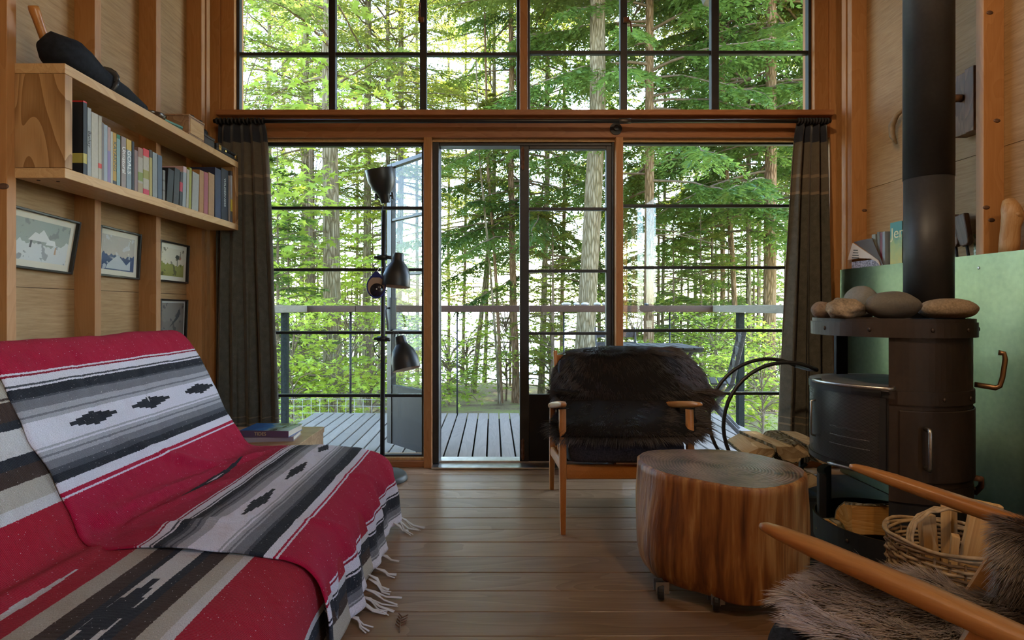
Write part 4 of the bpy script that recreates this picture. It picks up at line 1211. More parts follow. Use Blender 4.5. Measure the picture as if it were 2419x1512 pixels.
ink(p3, [(0.04, -0.02), (0.047, -0.02), (0.045, 0.02), (0.062, 0.028), (0.058, 0.045), (0.035, 0.048), (0.02, 0.032), (0.04, 0.02)], (0.05,0.055,0.04))
ink(p3, [(0.07, 0.02), (0.078, 0.02), (0.078, 0.035), (0.07, 0.035)], (0.45,0.10,0.05))
ink(p4_, [(-0.03, -0.05), (0.035, 0.01), (0.06, 0.055), (0.07, 0.06), (0.078, 0.045), (0.07, 0.015), (0.04, -0.01)], (0.035,0.035,0.035))

# ================================================================== FUTON AND BLANKETS
def lerp_prof(prof, n):
    """resample a polyline of (x, z) evenly, returns points and arc length"""
    L = [0.0]
    for i in range(1, len(prof)):
        L.append(L[-1] + math.hypot(prof[i][0]-prof[i-1][0], prof[i][1]-prof[i-1][1]))
    tot = L[-1]; res = []
    for k in range(n + 1):
        s = tot * k / n
        i = 1
        while i < len(L)-1 and L[i] < s: i += 1
        f = (s - L[i-1]) / max(1e-9, L[i]-L[i-1])
        res.append((prof[i-1][0] + (prof[i][0]-prof[i-1][0])*f, prof[i-1][1] + (prof[i][1]-prof[i-1][1])*f, s))
    return res, tot
def smooth_prof(pr, it=2):
    for _ in range(it):
        q = [pr[0]]
        for a, b in zip(pr[:-1], pr[1:]):
            q += [(a[0]*.75+b[0]*.25, a[1]*.75+b[1]*.25), (a[0]*.25+b[0]*.75, a[1]*.25+b[1]*.75)]
        pr = q + [pr[-1]]
    return pr
# the mattress is a bent slab: one cross section pushed along the wall
fut = thing('futon_sofa', 'low futon sofa with pale mattress under striped blankets along the wall', 'sofa', (-1.1, 1.9, 0))
FUT_Y0, FUT_Y1 = 0.35, 2.70
outer = [(-0.535,0.05), (-0.515,0.20), (-0.53,0.28), (-0.60,0.325), (-0.75,0.35), (-0.95,0.355), (-1.15,0.335), (-1.215,0.345), (-1.27,0.42), (-1.40,0.66), (-1.50,0.84), (-1.545,0.905), (-1.60,0.935)]
inner = [(-1.655,0.935), (-1.69,0.90), (-1.66,0.80), (-1.50,0.45), (-1.40,0.22), (-1.30,0.16), (-1.0,0.13), (-0.7,0.10), (-0.60,0.05)]
prof = smooth_prof(outer, 2) + smooth_prof(inner, 1)
mm = MB(); n = len(prof)
ysl = [FUT_Y0, FUT_Y0+0.02, FUT_Y0+0.06] + [FUT_Y0 + 0.1 + 0.1*i for i in range(22)] + [FUT_Y1-0.05, FUT_Y1-0.02, FUT_Y1]
cx0 = sum(p[0] for p in prof)/n; cz0 = sum(p[1] for p in prof)/n
rows = []
for y in ysl:
    e = min(y - FUT_Y0, FUT_Y1 - y)
    k = 1 - 0.035*max(0, 1 - e/0.06)**2
    rows.append([(cx0 + (p[0]-cx0)*k + 1.1, y - 1.9, cz0 + (p[1]-cz0)*k) for p in prof])
mm.grid(rows, closed=True)
mm.f.append(tuple(range(n)))
mm.f.append(tuple((len(ysl)-1)*n + i for i in reversed(range(n))))
mm.build('mattress', plain('cream_canvas', (0.62,0.58,0.50), 0.9, 0, 0.2, 300, 0.1), fut, smooth=True, fix=True)
for y in (FUT_Y0+0.15, FUT_Y1-0.2):
    MB().box(-0.62+1.1, -0.56+1.1, y-1.9-0.03, y-1.9+0.03, 0, 0.06).build('leg', M['dark_wood'], fut)
    MB().box(-1.45+1.1, -1.39+1.1, y-1.9-0.03, y-1.9+0.03, 0, 0.2).build('leg', M['dark_wood'], fut)

def blanket_mat(name, stops, total, motifs, weave=520.0):
    """stripes along arc length u (metres), woven motifs given as (s, y, half_len_y, half_wid_s, colour)"""
    m, t = new_mat(name)
    uv = nd(t, 'ShaderNodeUVMap', None, uv_map='UVMap')
    sp = nd(t, 'ShaderNodeSeparateXYZ', {0: uv.outputs[0]})
    s, y = sp.outputs[0], sp.outputs[1]
    cuv = nd(t, 'ShaderNodeCombineXYZ', {0: s, 1: y})
    wob = nd(t, 'ShaderNodeTexNoise', {'Vector': cuv.outputs[0], 'Scale': 150.0, 'Detail': 1.0})
    sw = mth(t, 'ADD', s, mth(t, 'MULTIPLY_ADD', wob.outputs['Fac'], 0.006, -0.003))
    # stripes: nested comparisons from a ramp (split over several ramps of at most 30 stops)
    fac = mth(t, 'DIVIDE', sw, total)
    col = None
    chunks = [stops[i:i+28] for i in range(0, len(stops), 28)]
    for ci, ch in enumerate(chunks):
        r = ramp(t, fac, [(max(0, a/total), c) for a, c in ch], 'CONSTANT')
        if col is None: col = r
        else: col = mix(t, mth(t, 'GREATER_THAN', sw, ch[0][0]), col, r)
    for (ms, my, hl, hw, mc) in motifs:
        dy = mth(t, 'ABSOLUTE', mth(t, 'SUBTRACT', y, my)); ds = mth(t, 'ABSOLUTE', mth(t, 'SUBTRACT', s, ms))
        st = mth(t, 'SNAP', mth(t, 'DIVIDE', ds, hw), 0.25)
        f = mth(t, 'LESS_THAN', mth(t, 'ADD', mth(t, 'DIVIDE', dy, hl), mth(t, 'MULTIPLY', st, 1.15)), 1.0)
        f = mth(t, 'MULTIPLY', f, mth(t, 'LESS_THAN', ds, hw))
        col = mix(t, f, col, mc)
    # heathered weave and white flecks
    wv = nd(t, 'ShaderNodeTexNoise', {'Vector': nd(t, 'ShaderNodeVectorMath', {0: cuv.outputs[0], 1: (1.0, 0.45, 1.0)}, operation='MULTIPLY').outputs[0], 'Scale': weave, 'Detail': 2.0})
    col = mix(t, mth(t, 'MULTIPLY', mth(t, 'SUBTRACT', wv.outputs['Fac'], 0.35), 0.9), col, [0.0, 0.0, 0.0])
    fl_ = nd(t, 'ShaderNodeTexVoronoi', {'Vector': cuv.outputs[0], 'Scale': 85.0})
    fleck = mth(t, 'LESS_THAN', fl_.outputs['Distance'], 0.10)
    sel = mth(t, 'GREATER_THAN', nd(t, 'ShaderNodeSeparateColor', {0: fl_.outputs['Color']}).outputs[0], 0.25)
    col = mix(t, mth(t, 'MULTIPLY', mth(t, 'MULTIPLY', fleck, sel), 0.75), col, (0.75,0.68,0.68))
    rib = mth(t, 'SINE', mth(t, 'MULTIPLY', y, 1400.0))
    hh = mth(t, 'ADD', wv.outputs['Fac'], mth(t, 'MULTIPLY', rib, 0.25))
    big = nd(t, 'ShaderNodeTexNoise', {'Vector': cuv.outputs[0], 'Scale': 9.0, 'Detail': 3.0})
    b1 = nd(t, 'ShaderNodeBump', {'Height': big.outputs['Fac'], 'Strength': 0.6, 'Distance': 0.03})
    b2 = nd(t, 'ShaderNodeBump', {'Height': hh, 'Strength': 0.7, 'Distance': 0.0035, 'Normal': b1.outputs[0]})
    out(t, bsdf(t, col, 0.95, 0, b2.outputs[0], 0.1, **{'Sheen Weight': 0.06, 'Sheen Roughness': 0.6}))
    return m
RED = (0.44,0.003,0.040); RED2 = (0.41,0.006,0.026); DRED = (0.28,0.008,0.03); WHT = (0.76,0.72,0.79); BLK = (0.020,0.024,0.034); GRY = (0.20,0.20,0.22); GR2 = (0.42,0.41,0.44); CHA = (0.075,0.08,0.095)
BEI = (0.48,0.43,0.36); BRN = (0.055,0.032,0.024); OFF = (0.64,0.61,0.60)
def band(s0, w):
    """one serape band of width w starting at arc length s0"""
    q = [(0.0, WHT), (0.010, DRED), (0.026, WHT), (0.085, WHT), (0.095, CHA), (0.105, WHT), (0.115, BLK), (0.195, CHA), (0.215, GRY), (0.26, CHA), (0.27, GRY), (0.30, GR2), (0.345, GRY), (0.352, GR2), (0.385, WHT),
         (0.60, GR2), (0.61, WHT), (0.625, GR2), (0.665, GRY), (0.672, GR2), (0.70, GRY), (0.735, BLK), (0.745, GRY), (0.775, CHA), (0.81, BLK), (0.885, WHT), (0.895, BLK), (0.903, WHT), (0.965, RED), (0.985, WHT)]
    return [(s0 + a*w, c) for a, c in q]
def bandB(s0, w):
    q = [(0.0, BEI), (0.17, BRN), (0.18, BEI), (0.20, BRN), (0.34, BLK), (0.40, OFF), (0.60, BLK), (0.67, BRN), (0.79, BEI), (0.81, BRN), (0.825, BEI), (0.93, OFF)]
    return [(s0 + a*w, c) for a, c in q]

def drape(name, label, prof, ny, y_edge0, y_edge1, lift, mat, seed, wr, floorfall=True):
    """cloth laid over a cross section prof (x,z list from the top of the back to the hem); y_edge fns of s give its ends"""
    pr = smooth_prof(prof, 2)
    ns = 150
    pts, tot = lerp_prof(pr, ns)
    b = thing(name, label, 'blanket', (-1.0, 1.7, 0))
    verts = []; uvs = []; faces = []
    for j in range(ny + 1):
        for i in range(ns + 1):
            x, z, s = pts[i]
            x0, z0, _ = pts[max(0, i-1)]; x1, z1, _ = pts[min(ns, i+1)]
            tx, tz = x1-x0, z1-z0; l = math.hypot(tx, tz) or 1
            nx_, nz_ = -tz/l, tx/l          # outward normal (towards the room)
            if nx_*0.6 + nz_*0.8 < 0: nx_, nz_ = -nx_, -nz_
            ya, yb_ = y_edge0(s), y_edge1(s)
            y = ya + (yb_ - ya) * j / ny
            d = lift + wr(s, y, seed)
            dy = 0.006 * nz(s*9, y*9, seed+3)
            zz = z + nz_*d
            verts.append((x + nx_*d + 1.0, y + dy - 1.7, max(0.012, zz))); uvs.append((s, y))
    for j in range(ny):
        for i in range(ns):
            a = j*(ns+1) + i
            faces.append((a, a+1, a+ns+2, a+ns+1))
    me = bpy.data.meshes.new('cloth'); me.from_pydata(verts, [], faces)
    uvl = me.uv_layers.new(name='UVMap')
    for pl in me.polygons:
        pl.use_smooth = True
        for li in pl.loop_indices: uvl.data[li].uv = uvs[me.loops[li].vertex_index]
    me.materials.append(mat); me.update()
    o = link('cloth', me, b)
    sm = o.modifiers.new('thick', 'SOLIDIFY'); sm.thickness = 0.005; sm.offset = 1.0
    return b, verts, pts, ns, tot
# profile shared by both blankets, from the top edge of the back to the hem at the floor
top_prof = [(-1.62,0.915), (-1.60,0.937), (-1.552,0.912), (-1.50,0.838), (-1.40,0.658), (-1.275,0.425), (-1.215,0.356), (-1.15,0.345), (-0.95,0.365), (-0.75,0.36), (-0.60,0.335), (-0.525,0.285), (-0.505,0.20), (-0.50,0.10), (-0.485,0.03)]
pp, TOT = lerp_prof(smooth_prof(top_prof, 2), 150)
def s_at_z(zv, back=True):
    best = min((p for p in pp if (p[0] < -1.2) == back), key=lambda p: abs(p[1]-zv)); return best[2]
def s_at_x(xv):
    best = min((p for p in pp if -1.2 <= p[0] <= -0.55), key=lambda p: abs(p[0]-xv)); return best[2]
sb0, sb1 = s_at_z(0.845), s_at_z(0.485)
ss0, ss1 = s_at_x(-1.015), s_at_x(-0.622)
sf0 = min((p for p in pp if p[0] > -0.53), key=lambda p: abs(p[1]-0.215))[2]
def bump_g(s, y, sc, yc, ls, ly, a):
    return a * math.exp(-((s-sc)/ls)**2 - ((y-yc)/ly)**2)
S_J = min(pp, key=lambda p: abs(p[0]+1.215) + abs(p[1]-0.36))[2]     # seat/back junction
def ridge(s, y, ps, py, qs, qy, w, a):
    """soft crease running from (ps,py) to (qs,qy)"""
    dx, dy_ = qs-ps, qy-py; L2 = dx*dx+dy_*dy_
    u = max(0, min(1, ((s-ps)*dx + (y-py)*dy_)/L2))
    d2 = (s-ps-u*dx)**2 + (y-py-u*dy_)**2
    return a*math.exp(-d2/(w*w))*math.sin(math.pi*min(1, max(0.0, 0.15+0.7*u)))
def wr2(s, y, sd):
    v = 0.008*nz(s*3.2, y*2.6, sd) + 0.005*nz(s*9, y*6, sd+1) + 0.0025*nz(s*22, y*16, sd+2)
    v += ridge(s, y, S_J-0.25, 2.0, S_J+0.10, 2.55, 0.022, 0.024) + ridge(s, y, S_J+0.05, 1.78, S_J+0.16, 2.2, 0.018, 0.014) + ridge(s, y, S_J+0.02, 2.3, S_J+0.14, 2.65, 0.016, 0.014) + ridge(s, y, sf0-0.22, 2.25, sf0-0.02, 2.5, 0.014, 0.010) + ridge(s, y, sf0-0.2, 1.8, sf0, 1.95, 0.016, 0.012)
    v += ridge(s, y, S_J-0.05, 1.72, S_J+0.03, 2.35, 0.025, 0.022)
    v += ridge(s, y, 0.15, 2.28, S_J-0.1, 2.18, 0.016, -0.007) + ridge(s, y, 0.10, 1.98, S_J-0.15, 1.92, 0.016, -0.007) + ridge(s, y, 0.10, 2.53, S_J-0.2, 2.5, 0.014, -0.006)
    v += ridge(s, y, S_J+0.12, 1.70, S_J+0.42, 1.75, 0.03, 0.016)
    if s > sf0 - 0.1:
        v += min(1, (s-sf0+0.1)/0.15)*(0.020*math.sin(y*17 + 0.7) + 0.012*math.sin(y*41) )
    return v
def wr1(s, y, sd):
    v = 0.006*nz(s*3, y*2.4, sd) + 0.003*nz(s*8, y*6, sd+1)
    v += ridge(s, y, S_J+0.02, 0.9, S_J+0.06, 1.6, 0.03, 0.018)
    if s > sf0 - 0.1: v += min(1, (s-sf0+0.1)/0.15)*0.010*math.sin(y*15)
    return v
stB = [(0.0, RED2)] + bandB(sb0, sb1-sb0) + [(sb1, RED2)] + bandB(s_at_x(-1.035), s_at_x(-0.685)-s_at_x(-1.035)) + [(s_at_x(-0.685), RED2), (sf0+0.03, OFF), (sf0+0.055, BLK), (sf0+0.09, BRN), (sf0+0.13, BEI), (sf0+0.2, OFF)]
smid = (s_at_x(-1.035)+s_at_x(-0.685))/2
mb1 = blanket_mat('serape_brown', stB, TOT, [(smid, 1.70, 0.12, 0.035, BLK), (smid, 1.24, 0.16, 0.04, BLK), (smid-0.055, 0.95, 0.14, 0.028, BLK), ((sb0+sb1)/2, 1.28, 0.14, 0.05, BLK), (S_J+0.10, 1.30, 0.17, 0.016, OFF)])
drape('striped_blanket', 'red blanket with beige, brown and black stripes on the near half of the futon', [(a, b) for a, b in top_prof], 60, lambda s: 0.42, lambda s: 2.3, 0.004, mb1, 21, wr1)
stA = [(0.0, RED)] + band(sb0, sb1-sb0) + [(sb1, RED)] + band(ss0, ss1-ss0) + [(ss1, RED), (sf0, WHT), (sf0+0.006, DRED), (sf0+0.012, WHT), (sf0+0.045, BLK), (sf0+0.05, WHT), (sf0+0.056, BLK), (sf0+0.10, CHA), (sf0+0.115, GRY), (sf0+0.14, GR2), (sf0+0.15, GRY), (sf0+0.158, WHT)]
bmid = (sb0+sb1)/2 - 0.004; smid2 = ss0 + 0.49*(ss1-ss0)
mb2 = blanket_mat('serape_grey', stA, TOT, [(bmid, 1.92, 0.11, 0.026, BLK), (bmid, 2.24, 0.12, 0.026, BLK), (bmid, 2.60, 0.12, 0.026, BLK), (smid2, 2.30, 0.12, 0.026, BLK), (smid2, 1.93, 0.13, 0.026, BLK), (smid2, 2.66, 0.07, 0.026, BLK),
                                    (S_J+0.075, 2.25, 0.24, 0.020, BLK), (S_J+0.075, 2.25, 0.07, 0.007, WHT)])
def e0(s):
    base = 1.60 + 0.05*math.sin(s*4.0) + 0.03*nz(s*4, 1.0)
    if s < S_J: base += 0.03*(S_J - s)
    if s > sf0-0.1: base -= 0.09*(s-sf0+0.1)/0.3
    return base
bk2, bv, bp, bns, btot = drape('striped_blanket', 'red blanket with grey, black and white stripes on the far half of the futon', [(a, b) for a, b in top_prof], 64, e0, lambda s: 2.735 + 0.012*math.sin(s*9), 0.014, mb2, 33, wr2)
# knotted fringe along the hem
M['fringe'] = plain('fringe_yarn', (0.62,0.60,0.58), 0.95, 0, 0.1)
rf_ = random.Random(8)
for y in [1.62 + 0.042*i for i in range(27)]:
    if rf_.random() < 0.62: continue
    mm = MB(); x0 = -0.455 + rf_.uniform(-0.01, 0.015) + 1.0; z0 = rf_.uniform(0.03, 0.06)
    ang = rf_.uniform(-0.5, 0.5); L = rf_.uniform(0.05, 0.12)
    for q in range(4):
        da = ang + rf_.uniform(-0.35, 0.35)
        p0 = (x0-0.02, y-1.7, z0); p1 = (x0+0.012, y-1.7+0.004*q, z0*0.6); p2_ = (x0 + 0.5*L*math.cos(da), y-1.7 + 0.5*L*math.sin(da), 0.010); p3_ = (x0 + L*math.cos(da), y-1.7 + L*math.sin(da), 0.006)
        mm.tube([p0, p1, p2_, p3_], [0.003, 0.0035, 0.003, 0.0022], 5)
    f_ = mm.build('tassel', M['fringe'], bk2, smooth=True); f_['kind'] = 'stuff'
# hanging tassels at the far corner
for i in range(4):
    mm = MB(); y = 2.735 + 0.004*i; x0 = -0.56 + i*0.018 + 1.0
    mm.tube([(x0, y-1.7, 0.14), (x0+0.02, y-1.7+0.01, 0.10), (x0+0.03+0.01*math.sin(i), y-1.7+0.015, 0.045)], [0.0045, 0.004, 0.003], 5)
    f_ = mm.build('tassel', M['fringe'], bk2, smooth=True); f_['kind'] = 'stuff'

# ---- bench with two books beyond the futon
be = thing('low_bench', 'low wooden bench box between futon and curtain', 'bench', (-1.35, 3.02, 0))
MB().box(-0.42, 0.36, -0.235, 0.21, 0.33, 0.362).build('top', M['bench'], be, bevel=0.003)
MB().box(0.325, 0.355, -0.23, 0.205, 0.0, 0.329).build('side_panel', M['bench'], be, bevel=0.002)
MB().box(-0.415, -0.385, -0.23, 0.205, 0.0, 0.329).build('side_panel', M['bench'], be, bevel=0.002)
MB().box(-0.384, 0.324, 0.18, 0.205, 0.0, 0.329).build('back_panel', M['bench'], be)
def flat_book(label, c, w, d, th_, rz_, cover, spine_title=None, stripe=None, top=None):
    b = thing('book', label, 'book', c, rz_, 'books on the bench')
    cm = plain('flat_cover', cover, 0.3)
    MB().box(-w/2, w/2, -d/2, d/2, 0, 0.002).build('back_cover', cm, b)
    tm = cm
    if top:
        tm, t = new_mat('seaside_cover')
        tc = nd(t, 'ShaderNodeTexCoord'); sp = nd(t, 'ShaderNodeSeparateXYZ', {0: tc.outputs['Object']})
        n = nd(t, 'ShaderNodeTexNoise', {'Vector': tc.outputs['Object'], 'Scale': 14.0, 'Detail': 4.0})
        g = mth(t, 'ADD', mth(t, 'MULTIPLY', sp.outputs[0], 4.0), n.outputs['Fac'])
        c_ = ramp(t, g, [(0.15, (0.03,0.12,0.36)), (0.45, (0.05,0.20,0.48)), (0.6, (0.22,0.34,0.36)), (0.78, (0.09,0.13,0.10)), (1.0, (0.30,0.38,0.38))])
        out(t, bsdf(t, c_, 0.22))
    MB().box(-w/2, w/2, -d/2, d/2, th_-0.002, th_).build('front_cover', tm, b)
    MB().box(-w/2, w/2, -d/2-0.001, -d/2+0.002, 0, th_).build('spine', plain('flat_spine', stripe or cover, 0.35), b)
    MB().box(-w/2+0.003, w/2-0.004, -d/2+0.002, d/2-0.004, 0.002, th_-0.002).build('pages', PAPER, b)
    if spine_title:
        cu = bpy.data.curves.new('title', 'FONT'); cu.body = spine_title; cu.size = th_*0.72; cu.align_x = 'CENTER'; cu.align_y = 'CENTER'; cu.extrude = 0.0002
        o = bpy.data.objects.new('title', cu); COL.objects.link(o); o.parent = b
        o.location = (-0.02, -d/2-0.0016, th_/2); o.rotation_euler = (R(90), 0, 0); cu.materials.append(plain('spine_ink', (0.62,0.48,0.20), 0.5))
    return b
flat_book('grey backed book lying under the blue one on the bench', (-1.175, 2.945, 0.3625), 0.25, 0.17, 0.024, R(6), (0.30,0.24,0.26))
flat_book('blue seaside book lettered TIDES lying on top on the bench', (-1.185, 2.95, 0.387), 0.26, 0.185, 0.034, R(-3), (0.04,0.11,0.30), 'TIDES', (0.10,0.055,0.10), True)

# ---- floor lamp with three shades
LX, LY = -0.685, 3.40
lp = thing('floor_lamp', 'black floor lamp with three adjustable shades by the window', 'lamp', (LX, LY, 0))
lb = plain('lamp_charcoal', (0.017,0.019,0.0185), 0.42, 0, 0.45)
lin = plain('shade_lining', (0.62,0.52,0.44), 0.6)
MB().lathe([(0.155, 0), (0.156, 0.006), (0.148, 0.028), (0.136, 0.038), (0.03, 0.046), (0.018, 0.05)], 40).build('base', plain('lamp_base_green', (0.055,0.062,0.056), 0.45, 0, 0.45), lp, smooth=True)
MB().tube([(0, 0, 0.045), (0.004, 0, 0.9), (0.008, 0, 1.66)], 0.0145, 14).build('pole', lb, lp, smooth=True)
shade_prof = [(0.030, 0.0), (0.034, 0.03), (0.036, 0.045), (0.040, 0.052), (0.066, 0.085), (0.083, 0.135), (0.086, 0.20), (0.085, 0.203), (0.082, 0.20), (0.078, 0.135), (0.060, 0.088), (0.02, 0.06)]
def shade(at, axis, lab):
    """bell shade starting at 'at', opening along axis"""
    z = Vector(axis).normalized(); q = z.to_track_quat('Z', 'Y').to_matrix().to_4x4()
    T_ = Matrix.Translation(at) @ q
    s_ = MB().lathe(shade_prof[:8], 30, T_, close=False).build('shade', lb, lp, smooth=True)
    MB().lathe(shade_prof[7:], 30, T_, close=False).build('lining', lin, s_, smooth=True)
    MB().lathe([(0.001, -0.004), (0.028, -0.004), (0.030, 0.0)], 20, T_, close=False).build('cap', lb, s_, smooth=True)
    return s_
def arm(z, ex, lab=''):
    MB().tube([(-0.028, 0, z), (0.03, -0.01, z)], 0.017, 12).tube([(0.02, -0.012, z), (ex, -0.03, z-0.004)], 0.011, 10).tube([(-0.05, 0, z), (-0.028, 0, z)], 0.009, 10).build('clamp', lb, lp, smooth=True)
def lampP(px, py): 
    p = P(px, py, LY - 0.03); return Vector((p.x - LX, -0.03, p.z))
# top shade opens upwards, tipped to one side
a = lampP(911, 478); shade(a, (-0.16, -0.20, 1.0), '')
MB().tube([lampP(890, 466), lampP(926, 462)], 0.006, 8).tube([lampP(888, 472), lampP(889, 458)], 0.009, 8).tube([lampP(928, 470), lampP(927, 455)], 0.009, 8).build('yoke', lb, lp)
zc1 = lampP(908, 607).z; arm(zc1, 0.06); shade(lampP(942, 600), (-0.07, -0.10, -1.0), '')
zc2 = lampP(905, 801).z; arm(zc2, 0.05); shade(lampP(945, 796), (0.24, -0.20, -1.0), '')
for z in (zc1, zc2):
    MB().tube([(-0.02, 0.0, z-0.02), (-0.05, -0.01, z-0.05), (-0.04, -0.015, z-0.085), (-0.012, -0.012, z-0.12)], 0.003, 6).build('cord', M['black_matte'], lp, smooth=True)
MB().tube([lampP(906, 482), lampP(902, 505), lampP(904, 530)], 0.003, 6).build('cord', M['black_matte'], lp, smooth=True)
MB().tube([lampP(933, 796), lampP(930, 786), lampP(936, 783), lampP(941, 788), lampP(938, 796)], 0.003, 6).build('cord', M['black_matte'], lp, smooth=True)
# round instrument hanging on the pole
ci = P(889, 677, LY-0.055)
hg = thing('hanging_compass', 'round instrument with blue rim hanging from the lamp pole', 'instrument', (ci.x, ci.y, ci.z))
RX = Matrix.Rotation(R(90), 4, 'X')
sq = Matrix.Diagonal((0.84, 1, 1, 1))
MB().lathe([(0.070, -0.006), (0.072, 0.0), (0.070, 0.006), (0.061, 0.007), (0.061, -0.006)], 36, sq @ RX).prism([(-0.04, 0.055), (0.04, 0.055), (0.008, 0.092), (-0.008, 0.092)], -0.005, 0.005, RX).build('rim', plain('blue_enamel', (0.01,0.02,0.16), 0.3), hg, smooth=False, bevel=0.001)
MB().lathe([(0.001, 0.004), (0.061, 0.004), (0.061, -0.004), (0.001, -0.004)], 36, sq @ RX).build('face', plain('wood_face', (0.30,0.21,0.15), 0.5), hg)
MB().lathe([(0.001, 0.0085), (0.040, 0.007), (0.042, 0.004)], 32, Matrix.Translation((0.004, 0, -0.022)) @ RX).build('dial', plain('dark_dial', (0.008,0.010,0.02), 0.2), hg, smooth=True)
MB().lathe([(0.001, 0.0105), (0.004, 0.010)], 12, Matrix.Translation((0.004, 0, -0.015)) @ RX).build('pivot', M['white'], hg)
MB().tube([(0, 0, 0.083), (0.012, 0.02, 0.115), (0.03, 0.04, 0.12)], 0.002, 6).build('string', M['white'], hg)

# ================================================================== RIGHT SIDE OF THE ROOM
# ---- hearth plate and heat shield
tag(MB().box(1.22, 2.215, 1.30, 3.46, 0.0, 0.012).build('hearth_plate', plain('hearth_steel', (0.018,0.021,0.028), 0.45, 0.0, 0.5, 12, 0.4), bevel=0.003), 'dark steel hearth plate on the floor under the stove', 'hearth plate')
def shield_mat():
    m, t = new_mat('patina_steel')
    n = nd(t, 'ShaderNodeTexNoise', {'Vector': coords(t, (1, 1, 0.7), rnd=False), 'Scale': 3.5, 'Detail': 6.0})
    n2 = nd(t, 'ShaderNodeTexNoise', {'Vector': coords(t, rnd=False), 'Scale': 40.0, 'Detail': 4.0})
    col = ramp(t, mth(t, 'ADD', mth(t, 'MULTIPLY', n.outputs['Fac'], 0.7), mth(t, 'MULTIPLY', n2.outputs['Fac'], 0.3)), [(0.3, (0.14,0.165,0.11)), (0.6, (0.21,0.245,0.155)), (0.8, (0.29,0.33,0.21))])
    out(t, bsdf(t, col, 0.28, 1.0, bump(t, n.outputs['Fac'], 0.08, 0.02), 0.5))
    return m
hs_ = thing('heat_shield', 'tall greenish steel heat shield panel on the wall behind the stove', 'panel', (2.226, 2.2, 0))
MB().box(-0.004, 0.004, -1.4, 1.325, 0.013, 1.303).build('sheet', shield_mat(), hs_)
for px, py in ((2312, 633), (2440, 700)):
    Y = 2.222*F/(px-PX); z = H-(py-PY)*Y/F
    MB().lathe([(0.007, 0), (0.006, 0.003), (0.001, 0.004)], 10, Matrix.Translation((-0.004, Y-2.2, z)) @ Matrix.Rotation(R(-90), 4, 'Y')).build('screw', M['steel'], hs_)

# ---- the stove
CX, CY = 1.689, 2.35
st = thing('wood_stove', 'round dark steel wood stove with firebox screen and swivelling drum', 'stove', (CX, CY, 0.012))
def stove_mat(name, base, rough, metal):
    m, t = new_mat(name)
    n = nd(t, 'ShaderNodeTexNoise', {'Vector': coords(t, (1, 1, 0.6), rnd=False), 'Scale': 6.0, 'Detail': 6.0})
    n2 = nd(t, 'ShaderNodeTexNoise', {'Vector': coords(t, rnd=False), 'Scale': 70.0, 'Detail': 3.0})
    f = mth(t, 'ADD', mth(t, 'MULTIPLY', n.outputs['Fac'], 0.75), mth(t, 'MULTIPLY', n2.outputs['Fac'], 0.25))
    col = ramp(t, f, [(0.3, [c*0.55 for c in base]), (0.55, base), (0.8, [c*1.7 for c in base])])
    out(t, bsdf(t, col, mth(t, 'MULTIPLY_ADD', n.outputs['Fac'], 0.25, rough-0.12), metal, bump(t, n2.outputs['Fac'], 0.05, 0.002), 0.5))
    return m
SM = stove_mat('stove_brown_steel', (0.032,0.019,0.0125), 0.50, 0.30)
SD = stove_mat('stove_dark_steel', (0.012,0.0105,0.010), 0.52, 0.2)
Z0 = 0.012
def z_(v): return v - Z0
A1 = math.atan2(1.0, 0.72)                 # direction of the flat face seen end-on from the doorway side
RO = 0.352
def half(r, a0, a1, z0, z1, n=40):
    """solid sector of the drum between two angles"""
    poly = [(0, 0)] + [(r*math.cos(a0 + (a1-a0)*k/n), r*math.sin(a0 + (a1-a0)*k/n)) for k in range(n+1)]
    return MB().prism(poly, z_(z0), z_(z1))
def ringband(r0, r1, z0, z1, a0=0.0, a1=2*math.pi, n=64):
    m = MB()
    if abs(a1-a0-2*math.pi) < 1e-4:
        m.lathe([(r0, z_(z0)), (r1, z_(z0)), (r1, z_(z1)), (r0, z_(z1)), (r0, z_(z0))], n, close=False)
    else:
        poly = [(r1*math.cos(a0+(a1-a0)*k/n), r1*math.sin(a0+(a1-a0)*k/n)) for k in range(n+1)] + [(r0*math.cos(a1-(a1-a0)*k/n), r0*math.sin(a1-(a1-a0)*k/n)) for k in range(n+1)]
        m.prism(poly, z_(z0), z_(z1))
    return m
def rivets(r, z, angs, par):
    for a in angs:
        MB().lathe([(0.009, 0), (0.008, 0.004), (0.004, 0.0065), (0.0005, 0.007)], 10, Matrix.Translation((r*math.cos(a), r*math.sin(a), z_(z))) @ Matrix.Rotation(a, 4, 'Z') @ Matrix.Rotation(R(90), 4, 'Y')).build('rivet', SM, par, smooth=True)
# base tray
tr = MB().lathe([(0.001, z_(0.06)), (0.345, z_(0.06)), (0.352, z_(0.05)), (0.355, z_(0.155)), (0.345, z_(0.155)), (0.343, z_(0.075)), (0.001, z_(0.072))], 64, close=False).build('base_tray', SD, st, smooth=False)
MB().lathe([(0.22, 0), (0.22, z_(0.06))], 40).build('plinth', SD, st)
rivets(0.355, 0.115, [R(205), R(250), R(300)], tr)
# solid half of the drum (fixed side)
aS, aE = A1 - math.pi, A1
lo = half(0.338, aS, aE, 0.075, 0.372).build('lower_drum', SD, st)
up = half(0.345, aS, aE, 0.372, 0.945).build('drum', SM, st)
# rear plate standing behind the open niche
ringband(0.318, 0.335, 0.70, 0.945, R(93), R(107), 8).build('rear_plate', SD, st)
ringband(0.30, 0.335, 0.075, 0.33, R(120), R(165), 12).build('rear_plate', SD, st)
